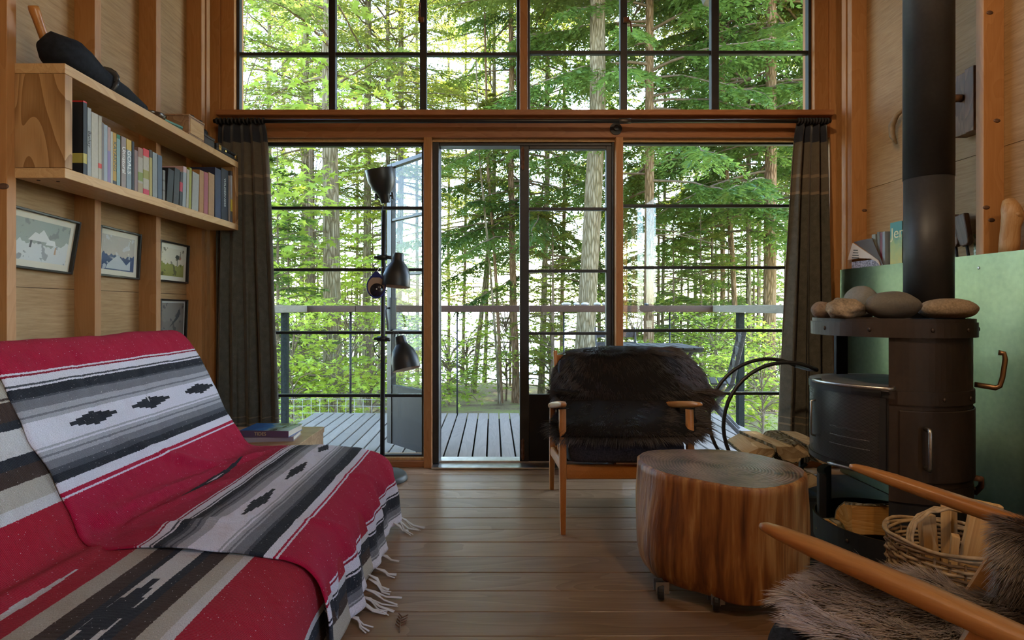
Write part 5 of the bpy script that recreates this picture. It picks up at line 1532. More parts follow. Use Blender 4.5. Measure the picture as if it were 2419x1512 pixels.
# top plate with banded rim
tp = MB().lathe([(0.001, z_(1.004)), (0.350, z_(1.004)), (0.352, z_(1.016)), (0.358, z_(1.016)), (0.358, z_(1.002)), (0.366, z_(1.002)), (0.366, z_(0.945)), (0.34, z_(0.945)), (0.001, z_(0.950))], 72, close=False).build('top_plate', SM, st, smooth=False)
rivets(0.366, 0.975, [R(185), R(222), R(262), R(292), R(325)], tp)
# middle and lower bands
mb_ = ringband(0.345, 0.353, 0.688, 0.74, aS, A1 - 0.05).build('band', SM, st)
rivets(0.353, 0.712, [R(272), R(300), R(330)], mb_)
lb_ = ringband(0.338, 0.348, 0.315, 0.370, aS, A1 - 0.05).build('band', SM, st)
rivets(0.348, 0.342, [R(290), R(322)], lb_)
# curved storage door with bar handle
dr = ringband(0.346, 0.354, 0.395, 0.668, R(241), R(338), 40).build('drum_door', SM, st, bevel=0.004)
def cyl(r, a, z): return (r*math.cos(a), r*math.sin(a), z_(z))
ah = R(258)
MB().tube([cyl(0.352, ah, 0.455), cyl(0.392, ah, 0.455), cyl(0.395, ah, 0.462), cyl(0.395, ah, 0.595), cyl(0.392, ah, 0.602), cyl(0.352, ah, 0.602)], 0.0085, 12).build('handle', M['steel'], dr, smooth=True)
# swivel lever on the far side
la = R(324)
MB().tube([cyl(0.35, la, 0.755), cyl(0.43, la, 0.747), cyl(0.445, la, 0.755), cyl(0.455, la, 0.79), cyl(0.465, la, 0.86), cyl(0.46, la, 0.882), cyl(0.44, la, 0.885)], 0.0105, 12).build('lever', plain('bronze_rod', (0.22,0.12,0.06), 0.4, 0.9), st, smooth=True)
MB().tube([cyl(0.345, R(318), 0.39), cyl(0.375, R(322), 0.385), cyl(0.380, R(328), 0.35), cyl(0.36, R(332), 0.315)], 0.012, 10).build('strap', M['rust'], st, smooth=True)
# firebox: dark body with curved perforated screen
aF0, aF1 = A1, A1 + math.pi
fb = half(0.352, aF0, aF1, 0.412, 0.745).build('firebox', SD, st)
def screen_mat():
    m, t = new_mat('perforated_screen')
    uv = nd(t, 'ShaderNodeUVMap', None, uv_map='UVMap')
    v = nd(t, 'ShaderNodeVectorMath', {0: uv.outputs[0], 1: (1.0, 1.0, 1.0)}, operation='MULTIPLY').outputs[0]
    sp = nd(t, 'ShaderNodeSeparateXYZ', {0: v})
    row = mth(t, 'FLOOR', mth(t, 'DIVIDE', sp.outputs[1], 0.0052))
    sh_ = mth(t, 'MULTIPLY', mth(t, 'MODULO', row, 2.0), 0.003)
    fu = mth(t, 'SUBTRACT', mth(t, 'FRACT', mth(t, 'DIVIDE', mth(t, 'ADD', sp.outputs[0], sh_), 0.006)), 0.5)
    fv = mth(t, 'SUBTRACT', mth(t, 'FRACT', mth(t, 'DIVIDE', sp.outputs[1], 0.0052)), 0.5)
    d2 = mth(t, 'ADD', mth(t, 'MULTIPLY', fu, fu), mth(t, 'MULTIPLY', fv, fv))
    hole = mth(t, 'LESS_THAN', d2, 0.11)
    b = bsdf(t, (0.10,0.098,0.092), 0.35, 0.8)
    trn = nd(t, 'ShaderNodeBsdfTransparent')
    out(t, nd(t, 'ShaderNodeMixShader', {0: hole, 1: b, 2: trn.outputs[0]}).outputs[0])
    return m
mm = MB(); n = 48; uvs = []
a0s, a1s = aF0 + 0.35, aF1 - 0.10
for z in (0.432, 0.715):
    for k in range(n+1):
        a = a0s + (a1s-a0s)*k/n
        mm.v.append(cyl(0.371, a, z)); uvs.append(((a-a0s)*0.371, z))
for k in range(n): mm.f.append((k, k+1, n+2+k, n+1+k))
me = mm.mesh('screen', screen_mat(), True)
ul = me.uv_layers.new(name='UVMap')
for pl in me.polygons:
    for li in pl.loop_indices: ul.data[li].uv = uvs[me.loops[li].vertex_index]
link('screen', me, fb)
for z0, z1 in ((0.410, 0.433), (0.713, 0.745)):
    ringband(0.356, 0.376, z0, z1, a0s-0.02, a1s+0.02, 40).build('screen_rim', SD, fb)
ringband(0.356, 0.376, 0.434, 0.712, a1s, a1s+0.07, 6).build('screen_rim', SD, fb)
MB().lathe([(0.001, z_(0.742)), (0.30, z_(0.748)), (0.372, z_(0.746)), (0.374, z_(0.738))], 48, a0=aF0, a1=aF1, close=False).build('ash_shelf', stove_mat('ashy_plate', (0.10,0.09,0.08), 0.7, 0.2), fb, smooth=True)
# grate bars glimpsed behind the screen
for z in (0.50, 0.535, 0.57):
    MB().tube([cyl(0.362, R(190 + 4*k), z + 0.001*math.sin(k*2.0)) for k in range(9)], 0.0028, 6).build('grate_bar', M['steel'], fb, smooth=True)
# handles round the firebox
def loop(r1, z, a0, a1, name):
    pts = [cyl(0.368, a0, z)] + [cyl(r1, a0 + (a1-a0)*(k+0.5)/13, z) for k in range(13)] + [cyl(0.368, a1, z)]
    MB().tube(pts, 0.0075, 10).build(name, M['steel'], fb, smooth=True)
loop(0.418, 0.752, R(180), R(238), 'towel_bar')
loop(0.420, 0.425, R(196), R(226), 'lift_handle')
MB().tube([cyl(0.37, R(172), 0.66), cyl(0.392, R(172), 0.655), cyl(0.392, R(172), 0.51), cyl(0.37, R(172), 0.505)], 0.006, 8).build('side_handle', M['steel'], fb, smooth=True)
# flue pipe
fp = thing('flue_pipe', 'tall black flue pipe rising from the stove', 'pipe', (1.882, 2.38, 1.016))
pm = stove_mat('flue_black', (0.026,0.025,0.026), 0.52, 0.25)
MB().lathe([(0.0883, 0.0), (0.0883, 0.605)], 48, Matrix.Translation((0, 0, 0))).build('lower_section', pm, fp, smooth=True)
MB().lathe([(0.0903, 0.602), (0.0903, ZC-1.03)], 48, Matrix.Translation((0, 0, 0))).build('upper_section', pm, fp, smooth=True)
st.scale = (0.79, 0.79, 1.0)

# ---- stones on the stove
def stone_mat(name, a, b, sc=9.0, spk=0.25):
    m, t = new_mat(name)
    n = nd(t, 'ShaderNodeTexNoise', {'Vector': coords(t), 'Scale': sc, 'Detail': 5.0})
    n2 = nd(t, 'ShaderNodeTexNoise', {'Vector': coords(t), 'Scale': 140.0, 'Detail': 2.0})
    f = mth(t, 'ADD', mth(t, 'MULTIPLY', n.outputs['Fac'], 1-spk), mth(t, 'MULTIPLY', n2.outputs['Fac'], spk))
    out(t, bsdf(t, ramp(t, f, [(0.35, a), (0.65, b)]), 0.75, 0, bump(t, n2.outputs['Fac'], 0.25, 0.003), 0.3))
    return m
ZS2 = 1.016 + 0.001
def stn(px0, px1, py, Y, dy, mat, lab, seed, rz_=0.0, lump=0.10, flat=1.0):
    x0 = (px0-PX)*Y/F; x1 = (px1-PX)*Y/F
    htot = (H - (py-PY)*Y/F) - ZS2
    return pebble('stone', ((x0+x1)/2, Y, ZS2), (x1-x0)/2, dy, htot/1.86, mat, lab, seed=seed, rz=rz_, lump=lump, group='stones on the stove', sub=4)
stn(2172, 2306, 704, 2.25, 0.07, stone_mat('tan_stone', (0.16,0.115,0.075), (0.33,0.25,0.17), 5, 0.5), 'large oval tan stone at the flue side of the stove top', 2, 0.0, 0.06)
stn(2044, 2172, 690, 2.22, 0.065, stone_mat('grey_brown_stone', (0.10,0.09,0.075), (0.17,0.15,0.125), 3, 0.3), 'big smooth grey brown stone in the middle of the stove top', 5, 0.0, 0.08)
stn(2000, 2070, 676, 2.45, 0.075, stone_mat('grey_stone', (0.12,0.12,0.11), (0.19,0.185,0.17), 3, 0.3), 'rounded grey stone behind the others on the stove', 8, 0.0, 0.06)
stn(1957, 2040, 704, 2.26, 0.05, stone_mat('rough_stone', (0.08,0.06,0.04), (0.32,0.24,0.16), 22, 0.35), 'rough mottled stone at the front of the pile', 12, 0.0, 0.26)
stn(1966, 2004, 702, 2.42, 0.04, stone_mat('small_grey_stone', (0.11,0.115,0.115), (0.18,0.18,0.175), 6, 0.3), 'small grey stone tucked behind the rough one', 15, 0.0, 0.1)
stn(1918, 1966, 713, 2.35, 0.04, stone_mat('granite_stone', (0.11,0.075,0.055), (0.23,0.17,0.13), 14, 0.4), 'small speckled stone at the outer edge of the pile', 19, 0.0, 0.1)

# ---- firewood
def bark_side(): return M['bark']
M['split'] = wood('split_wood', (0.26,0.16,0.08), (0.46,0.32,0.18), (0.60,0.46,0.29), 'x', ring=5, rough=0.85, spec=0.1, contrast=0.7, bmp=0.3)
M['split_orange'] = wood('split_wood_orange', (0.26,0.10,0.02), (0.50,0.24,0.06), (0.62,0.34,0.11), 'x', ring=5, rough=0.8, spec=0.1, contrast=0.7, bmp=0.3)
def log(label, loc, L, r, rot, mat, seed, a0=0.0, a1=1.9, name='firewood_log', group='firewood'):
    """split wedge of a log along local x: bark on the round side, split faces inside"""
    g = thing(name, label, 'log', loc, 0, group)
    g.rotation_euler = rot
    rnd = random.Random(seed)
    n = 8
    arc = [(r*(1+0.06*rnd.uniform(-1, 1))*math.cos(a0+(a1-a0)*k/n), r*(1+0.06*rnd.uniform(-1, 1))*math.sin(a0+(a1-a0)*k/n)) for k in range(n+1)]
    apex = (r*0.05*rnd.uniform(-1, 1), r*0.05*rnd.uniform(-1, 1))
    zs = [p[1] for p in arc] + [apex[1]]; zm = min(zs)
    rows = []
    poly = [apex] + arc
    for i in range(7):
        x = -L/2 + L*i/6
        rows.append([(x + (0.01*rnd.uniform(-1, 1) if i in (0, 6) else 0), p[0] + 0.004*nz(x*9, p[0]*30, seed), p[1] - zm + 0.004*nz(x*9, p[1]*30, seed+2)) for p in poly])
    m = MB().grid(rows, closed=True)
    c = len(poly)
    m.f.append(tuple(reversed(range(c)))); m.f.append(tuple(6*c + i for i in range(c)))
    m.build('split_wood', mat, g, fix=True)
    m = MB()
    rows = [[(q[0], q[1]*1.05, (q[2]+zm)*1.05 - zm) for q in rw[1:]] for rw in rows]
    mo = m.grid(rows).build('bark', M['bark'], g)
    so = mo.modifiers.new('t', 'SOLIDIFY'); so.thickness = 0.006
    return g
# round hoop log holder
HX, HY = 1.60, 3.10
hp = thing('log_hoop', 'black steel hoop firewood holder by the window', 'log holder', (HX, HY, 0.012))
for yy in (-0.10, 0.10):
    pts = [(0.345*math.cos(R(a)), yy, 0.405 + 0.345*math.sin(R(a))) for a in range(62, 318, 8)]
    MB().tube(pts, 0.0105, 10).build('hoop', M['black'], hp, smooth=True)
MB().box(-0.16, 0.22, -0.13, -0.105, 0.0, 0.02).box(-0.16, 0.22, 0.105, 0.13, 0.0, 0.02).box(-0.16, -0.135, -0.105, 0.105, 0, 0.02).box(0.195, 0.22, -0.105, 0.105, 0, 0.02).build('base_frame', M['black'], hp)
for xx in (-0.10, 0.20):
    for yy in (-0.117, 0.117):
        MB().box(xx-0.01, xx+0.01, yy-0.01, yy+0.01, 0.02, 0.13 if xx < 0 else 0.22).build('upright', M['black'], hp)
a0_ = R(62)
MB().tube([(0.345*math.cos(a0_), -0.10, 0.405+0.345*math.sin(a0_)), (0.345*math.cos(a0_)+0.02, 0.0, 0.405+0.345*math.sin(a0_)-0.008), (0.345*math.cos(a0_), 0.10, 0.405+0.345*math.sin(a0_))], 0.012, 10).build('grip', M['black'], hp, smooth=True)
log('split log with pale end lying in the hoop, nearest the armchair', (1.42, 3.06, 0.245), 0.34, 0.085, (0, 0, R(82)), M['split'], 1, R(185), R(330))
log('rough barked split log standing up in the middle of the hoop', (1.53, 3.05, 0.25), 0.34, 0.09, (R(14), 0, R(95)), M['split'], 2, R(200), R(345))
log('knobbly bark covered log between the two split ones', (1.62, 3.07, 0.26), 0.33, 0.08, (R(-10), 0, R(80)), M['split'], 3, 0.0, 3.1)
log('broad split log at the stove side of the hoop', (1.75, 3.04, 0.24), 0.36, 0.10, (R(8), 0, R(86)), M['split'], 4, R(200), R(352))
log('log at the bottom of the hoop under the others', (1.47, 3.08, 0.115), 0.34, 0.075, (0, 0, R(90)), M['split'], 5, 0.3, 2.9)
log('second log at the bottom of the hoop, toward the stove', (1.66, 3.08, 0.10), 0.34, 0.08, (0, 0, R(90)), M['split'], 6, 0.2, 2.8)
# wood in the stove tray
log('orange split log lying in the stove base tray', (1.60, 2.22, 0.078), 0.30, 0.115, (0, 0, R(-6)), M['split_orange'], 7, R(-35), R(94))
log('darker split log behind it in the stove base tray', (1.57, 2.345, 0.078), 0.28, 0.085, (0, 0, R(4)), M['split_orange'], 8, R(10), R(150))

# ---- wicker basket of kindling
BX, BY = 1.44, 1.74
bs = thing('wicker_basket', 'round wicker basket of kindling in front of the stove', 'basket', (BX, BY, 0.012))
wk = plain('wicker', (0.40,0.27,0.14), 0.7, 0, 0.3, 40, 0.35)
wk2 = plain('wicker_dark', (0.16,0.09,0.04), 0.75, 0, 0.3, 40, 0.35)
def brad(z): return 0.12 + 0.04*math.sin(min(1, z/0.30)*1.7)
for i in range(28):
    a = 2*math.pi*i/28
    pts = [(brad(z)*math.cos(a), brad(z)*math.sin(a), z) for z in (0.0, 0.08, 0.16, 0.24, 0.30)]
    MB().tube(pts, 0.0035, 5).build('stake', wk2, bs, smooth=True)
for j in range(22):
    z = 0.008 + j*0.0135
    pts = [((brad(z) + 0.0045*(1 if (k + j) % 2 else -1))*math.cos(math.pi*k/14), (brad(z) + 0.0045*(1 if (k + j) % 2 else -1))*math.sin(math.pi*k/14), z) for k in range(29)]
    MB().tube(pts, 0.0052, 5).build('weaver', wk if j % 3 else wk2, bs, smooth=True)
for q in range(3):
    pts = [((brad(0.3)+0.004*q)*math.cos(math.pi*k/16), (brad(0.3)+0.004*q)*math.sin(math.pi*k/16), 0.31 + 0.007*q + 0.004*math.sin(k+q*2)) for k in range(33)]
    MB().tube(pts, 0.0058, 6).build('rim', wk, bs, smooth=True)
for q in range(3):
    pts = [(brad(.3)*math.cos(R(20))*math.cos(math.pi*k/14) + 0.0, -0.05 + 0.008*q + 0.05*math.sin(math.pi*k/14), 0.31 + 0.10*math.sin(math.pi*k/14) + 0.004*math.sin(3*k+q)) for k in range(15)]
    MB().tube(pts, 0.005, 6).build('handle', wk, bs, smooth=True)
M['kindling'] = wood('kindling', (0.34,0.17,0.05), (0.52,0.30,0.11), (0.62,0.40,0.18), 'z', ring=6, rough=0.7, contrast=0.8)
for i, (x, y, tx, ty, w, d, hh, lab) in enumerate(((0.035, -0.02, 0.20, 0.10, 0.075, 0.022, 0.44, 'wide kindling board leaning in the basket'), (-0.02, 0.05, -0.10, -0.05, 0.05, 0.02, 0.36, 'short kindling stick at the back of the basket'),
                                                  (0.06, 0.05, 0.16, -0.08, 0.045, 0.03, 0.42, 'narrow kindling stick behind the wide board'), (-0.05, -0.03, -0.05, 0.12, 0.03, 0.02, 0.33, 'thin kindling stick by the basket rim'))):
    o = MB().box(-w/2, w/2, -d/2, d/2, 0, hh).build('kindling_stick', M['kindling'], bevel=0.002)
    o.location = (BX + x*0.55, BY + y*0.7, 0.03); o.rotation_euler = (ty*0.6, tx*0.7, R(-20 + 25*i))
    tag(o, lab, 'kindling', 'kindling in the basket')
log('upright split log standing against the wall beside the basket', (1.80, 1.66, 0.24), 0.45, 0.11, (0, R(90), R(30)), M['split_orange'], 12, 0.2, 2.4)

# ---- stump table on casters
SXc, SYc = 0.862, 2.13
stp = thing('stump_table', 'tree stump coffee table on casters', 'table', (SXc, SYc, 0))
def stump_r(a, zz):
    r = 0.288 + 0.020*math.cos(a - 0.3) + 0.010*math.cos(2*a + 0.6) + 0.012*math.sin(3*a) + 0.008*math.cos(5*a+1)
    fl_ = 0.020*max(0, 1 - zz/0.40) + 0.012*math.sin(zz*7 + 2*a)
    rib_ = 0.006*nz(math.cos(a)*6, math.sin(a)*6, zz*1.4) + 0.004*nz(math.cos(a)*16, math.sin(a)*16, zz*2.5)
    if zz < 0.15: fl_ -= 0.30*(0.15-zz)**2/0.15 * (1.6 if math.cos(a) < -0.3 else 0.5)
    return r + fl_ + rib_
def stump_mat():
    m, t = new_mat('stump_side')
    v = coords(t, (1, 1, 0.09), rnd=False)
    n = nd(t, 'ShaderNodeTexNoise', {'Vector': v, 'Scale': 22.0, 'Detail': 5.0, 'Distortion': 0.6})
    n2 = nd(t, 'ShaderNodeTexNoise', {'Vector': coords(t, (1, 1, 0.35), rnd=False), 'Scale': 5.0, 'Detail': 3.0})
    n3 = nd(t, 'ShaderNodeTexNoise', {'Vector': coords(t, (1, 1, 0.05), rnd=False), 'Scale': 90.0, 'Detail': 3.0})
    f = mth(t, 'ADD', mth(t, 'MULTIPLY', n.outputs['Fac'], 0.55), mth(t, 'ADD', mth(t, 'MULTIPLY', n2.outputs['Fac'], 0.35), mth(t, 'MULTIPLY', n3.outputs['Fac'], 0.2)))
    col = ramp(t, f, [(0.36, (0.055,0.018,0.007)), (0.47, (0.17,0.055,0.015)), (0.57, (0.31,0.12,0.03)), (0.68, (0.50,0.27,0.09))])
    out(t, bsdf(t, col, 0.45, 0, bump(t, f, 0.5, 0.02), 0.4))
    return m
def stump_top_mat():
    m, t = new_mat('stump_top')
    tc = nd(t, 'ShaderNodeTexCoord')
    v = nd(t, 'ShaderNodeVectorMath', {0: tc.outputs['Object'], 1: (-0.06, 0.03, 0)}).outputs[0]
    n = nd(t, 'ShaderNodeTexNoise', {'Vector': v, 'Scale': 5.0, 'Detail': 3.0})
    ln = nd(t, 'ShaderNodeVectorMath', {0: nd(t, 'ShaderNodeVectorMath', {0: v, 1: (1, 1, 0)}, operation='MULTIPLY').outputs[0]}, operation='LENGTH').outputs['Value']
    rr_ = mth(t, 'ADD', ln, mth(t, 'MULTIPLY', n.outputs['Fac'], 0.05))
    rings = mth(t, 'SINE', mth(t, 'MULTIPLY', rr_, 520.0))
    n2 = nd(t, 'ShaderNodeTexNoise', {'Vector': v, 'Scale': 9.0, 'Detail': 6.0})
    f = mth(t, 'ADD', mth(t, 'MULTIPLY', rings, 0.10), n2.outputs['Fac'])
    col = ramp(t, f, [(0.28, (0.05,0.03,0.026)), (0.48, (0.19,0.115,0.09)), (0.62, (0.28,0.175,0.14)), (0.8, (0.36,0.24,0.20))])
    vor = nd(t, 'ShaderNodeTexVoronoi', {'Vector': v, 'Scale': 7.0})
    sel = mth(t, 'LESS_THAN', vor.outputs['Distance'], 0.13)
    col = mix(t, mth(t, 'MULTIPLY', sel, 0.75), col, (0.03,0.032,0.045))
    ck = nd(t, 'ShaderNodeTexVoronoi', {'Vector': nd(t, 'ShaderNodeVectorMath', {0: v, 1: n2.outputs['Color']}).outputs[0], 'Scale': 5.0}, feature='DISTANCE_TO_EDGE')
    col = mix(t, mth(t, 'MULTIPLY', mth(t, 'LESS_THAN', ck.outputs['Distance'], 0.012), 0.7), col, (0.02,0.017,0.018))
    out(t, bsdf(t, col, 0.34, 0, bump(t, rings, 0.12, 0.002), 0.5))
    return m
rows = []; NA = 96
zl = [0.055, 0.06, 0.075, 0.10, 0.14, 0.19, 0.25, 0.31, 0.37, 0.42, 0.442, 0.450]
for z in zl:
    rows.append([((stump_r(2*math.pi*k/NA, z) - (0.010 if z == 0.450 else (0.012 if z == 0.055 else 0)))*math.cos(2*math.pi*k/NA), 0.93*(stump_r(2*math.pi*k/NA, z) - (0.010 if z == 0.450 else 0))*math.sin(2*math.pi*k/NA), z) for k in range(NA)])
m = MB().grid(rows, closed=True); m.f.append(tuple(reversed(range(NA))))
m.build('trunk', stump_mat(), stp, smooth=True)
m = MB(); ring = rows[-1]
m.v = [(0, 0, 0.4505)] + [(p[0], p[1], 0.4502) for p in ring]; m.f = [(0, 1+k, 1+(k+1) % NA) for k in range(NA)]
m.build('top', stump_top_mat(), stp)
for a in (R(200), R(250), R(320), R(60), R(130)):
    cx_, cy_ = 0.235*math.cos(a), 0.215*math.sin(a)
    if a == R(200): cx_, cy_ = (1562-PX)*2.0/F - SXc, 2.0 - SYc
    ca = MB().lathe([(0.030, -0.011), (0.032, -0.006), (0.032, 0.006), (0.030, 0.011)], 20, Matrix.Translation((cx_, cy_, 0.032)) @ Matrix.Rotation(R(70), 4, 'Z') @ Matrix.Rotation(R(90), 4, 'X')).build('caster', M['black'], stp, smooth=False)
    MB().box(cx_-0.024, cx_+0.024, cy_-0.017, cy_-0.014, 0.028, 0.07).box(cx_-0.024, cx_+0.024, cy_+0.014, cy_+0.017, 0.028, 0.07).tube([(cx_, cy_-0.026, 0.032), (cx_, cy_+0.026, 0.032)], 0.006, 10).build('fork', M['steel'], ca)

# ---- armchairs
M['cushion'] = plain('dark_upholstery', (0.030,0.029,0.036), 0.9, 0, 0.2, 160, 0.4, 0.2)
def armchair(name, label, loc, rz_, w=0.60, low=False):
    """local frame: +y is the way the sitter faces"""
    c = thing(name, label, 'armchair', loc, rz_)
    hw = w/2
    tk = M['teak']
    for s in (-1, 1):
        if low:
            MB().sweep([(hw*s, 0.30, 0.0), (hw*s*0.97, 0.27, 0.30)], [0.026, 0.036], [0.026, 0.042], (1, 0, 0)).build('front_leg', tk, c, smooth=False)
            MB().sweep([(hw*s, 0.14, 0.27), (hw*s, 0.02, 0.56)], [0.026, 0.026], [0.055, 0.055], (1, 0, 0)).build('arm_support', tk, c, smooth=False)
        else:
            MB().sweep([(hw*s, 0.275, 0.0), (hw*s*1.0, 0.268, 0.30), (hw*s, 0.255, 0.58)], [0.026, 0.036, 0.034], [0.026, 0.042, 0.034], (1, 0, 0)).build('front_leg', tk, c, smooth=False)
        MB().sweep([(hw*s*0.95, -0.36, 0.0), (hw*s*0.97, -0.28, 0.26), (hw*s*0.98, -0.24, 0.50)], [0.026, 0.034, 0.03], [0.026, 0.040, 0.03], (1, 0, 0)).build('back_leg', tk, c)
        MB().sweep([(hw*s*0.98, 0.26, 0.30), (hw*s*0.97, -0.29, 0.245)], [0.024]*2, [0.05]*2, (1, 0, 0)).build('side_rail', tk, c)
        pts = [(hw*s*1.03, 0.372, 0.622), (hw*s*1.03, 0.362, 0.621), (hw*s*1.03, 0.335, 0.617), (hw*s*1.02, 0.27, 0.606), (hw*s*1.0, 0.12, 0.579), (hw*s*0.99, -0.05, 0.547), (hw*s*0.98, -0.22, 0.514), (hw*s*0.97, -0.34, 0.492)]
        MB().sweep(pts, [0.012, 0.026, 0.036, 0.046, 0.052, 0.050, 0.044, 0.034], [0.008, 0.016, 0.022, 0.030, 0.034, 0.034, 0.032, 0.026], (1, 0, 0)).build('armrest', tk, c, smooth=True)
        MB().sweep([(hw*s*0.86, -0.20, 0.27), (hw*s*0.86, -0.42, 0.80)], [0.024]*2, [0.038]*2, (1, 0, 0)).build('back_post', tk, c)
    MB().sweep([(-hw*0.97, 0.262, 0.287), (hw*0.97, 0.262, 0.287)], [0.024]*2, [0.068]*2, (0, 1, 0)).build('front_rail', tk, c)
    MB().sweep([(-hw*0.95, -0.275, 0.25), (hw*0.95, -0.275, 0.25)], [0.024]*2, [0.05]*2, (0, 1, 0)).build('back_rail', tk, c)
    for k in range(4):
        z = 0.40 + 0.12*k; y = -0.20 - 0.22*(z-0.27)/0.53
        MB().sweep([(-hw*0.84, y, z), (hw*0.84, y, z)], [0.016]*2, [0.04]*2, (0, 1, 0)).build('back_slat', tk, c)
    def cush(nm, sx, sy, sz, Mx):
        rows = []; n1, n2 = 20, 20
        import bmesh
        b = bmesh.new(); bmesh.ops.create_cube(b, size=1.0)
        bmesh.ops.subdivide_edges(b, edges=b.edges, cuts=9, use_grid_fill=True)
        for v in b.verts:
            p = v.co*2
            k = (1 - 0.10*(abs(p.x)**6 + abs(p.y)**6)/2)
            puff = 1 + 0.10*(1-p.x*p.x)*(1-p.y*p.y)
            v.co = Mx @ Vector((p.x*sx/2*(1-0.05*abs(p.y)**8)*(1-0.03*p.z*p.z), p.y*sy/2*(1-0.05*abs(p.x)**8)*(1-0.03*p.z*p.z), p.z*sz/2*k*puff))
        me = bpy.data.meshes.new(nm); b.to_mesh(me); b.free(); me.materials.append(M['cushion'])
        me.polygons.foreach_set('use_smooth', [True]*len(me.polygons))
        return link(nm, me, c)
    if low: cush('seat_cushion', w*0.97, 0.64, 0.10, Matrix.Translation((0, 0.075, 0.315)) @ Matrix.Rotation(R(4), 4, 'X'))
    else: cush('seat_cushion', w*0.93, 0.58, 0.115, Matrix.Translation((0, 0.015, 0.368)) @ Matrix.Rotation(R(5.5), 4, 'X'))
    cush('back_cushion', w*0.86, 0.42, 0.10, Matrix.Translation((0, -0.268, 0.565)) @ Matrix.Rotation(R(113), 4, 'X'))
    return c
ac1 = armchair('armchair', 'teak armchair with dark hide facing the room, beside the stump table', (0.627, 2.855, 0), R(180))
ac2 = armchair('armchair', 'teak armchair with grey brown hide in the near corner, arms reaching into view', (1.016, 1.045, 0), math.atan2(0.679, 0.7345), 0.596, True)

# ---- hides: a draped skin with fur
def fur_mat(name, root, tip):
    m, t = new_mat(name)
    at = nd(t, 'ShaderNodeAttribute', None, attribute_name='fur_col')
    hi = nd(t, 'ShaderNodeHairInfo')
    c = mix(t, mth(t, 'MULTIPLY', hi.outputs['Intercept'], 0.75), mix(t, 0.35, at.outputs['Color'], root), at.outputs['Color'])
    d = nd(t, 'ShaderNodeBsdfPrincipled', {'Base Color': c, 'Roughness': 0.4, 'Specular IOR Level': 0.5})
    out(t, d.outputs[0])
    return m
def surface_sampler(verts, faces, n, seed):
    V = np.array(verts, dtype=float); Fq = np.array([(f[0], f[1], f[2]) for f in faces] + [(f[0], f[2], f[3]) for f in faces if len(f) == 4])
    a, b, c = V[Fq[:, 0]], V[Fq[:, 1]], V[Fq[:, 2]]
    cr = np.cross(b-a, c-a); ar = np.linalg.norm(cr, axis=1)
    g = np.random.default_rng(seed)
    idx = g.choice(len(Fq), n, p=ar/ar.sum())
    u = g.random(n); v = g.random(n); sw = u+v > 1; u[sw] = 1-u[sw]; v[sw] = 1-v[sw]
    p = a[idx] + (b[idx]-a[idx])*u[:, None] + (c[idx]-a[idx])*v[:, None]
    nr = cr[idx]/np.maximum(ar[idx], 1e-12)[:, None]
    return p, nr, g
def hide(parent_name, label, cat, loc, rz_, rows, n, length, flow, colfun, mat, skin_col, seed, lift=0.5, rad=0.0011, droop=0.35, lenfun=None, outw=(0, 0, 1)):
    """rows: grid of local points of the skin; flow(p) gives the lie of the fur"""
    h_ = thing(parent_name, label, cat, loc, rz_)
    mb = MB().grid(rows)
    sk = mb.build('skin', plain('skin_' + parent_name + str(seed), skin_col, 0.9, 0, 0.1), h_, smooth=True)
    so = sk.modifiers.new('t', 'SOLIDIFY'); so.thickness = 0.012; so.offset = -1
    p, nr, g = surface_sampler(mb.v, mb.f, n, seed)
    if (nr @ np.array(outw)).mean() < 0: nr = -nr
    fl_ = np.array([flow(q) for q in p]); fl_ -= nr*(fl_*nr).sum(1)[:, None]; fl_ = unit(fl_)
    clump = np.stack([np.sin(p @ np.array([61., 43., 37.]) + 1.3), np.sin(p @ np.array([-39., 57., 51.])), np.sin(p @ np.array([47., -35., 66.]) + 2.1)], 1)
    d = unit(fl_*1.0 + nr*lift + g.normal(0, 0.14, (n, 3)) + 0.16*clump)
    L = length*g.uniform(0.6, 1.25, n)
    if lenfun is not None: L = L*np.array([lenfun(q) for q in p])
    K = 5
    s = np.linspace(0, 1, K)
    pos = p[:, None, :] + d[:, None, :]*(L[:, None]*s[None, :])[:, :, None] + fl_[:, None, :]*(L[:, None]*(0.25*s*s)[None, :])[:, :, None]
    pos[:, :, 2] -= (droop*L[:, None]*(s*s)[None, :])
    hc = bpy.data.hair_curves.new('fur_' + parent_name)
    hc.add_curves([K]*n)
    hc.attributes['position'].data.foreach_set('vector', pos.astype(np.float32).ravel())
    ra = hc.attributes.get('radius') or hc.attributes.new('radius', 'FLOAT', 'POINT')
    ra.data.foreach_set('value', (rad*np.tile(np.array([1, 1, 0.85, 0.6, 0.15]), n)).astype(np.float32))
    ca = hc.attributes.new('fur_col', 'FLOAT_COLOR', 'CURVE')
    cols = np.array([colfun(q, g) for q in p]); ca.data.foreach_set('color', np.concatenate([cols, np.ones((n, 1))], 1).astype(np.float32).ravel())
    hc.materials.append(mat)
    o = bpy.data.objects.new('fur', hc); COL.objects.link(o); o.parent = h_; o['kind'] = 'stuff'
    return h_
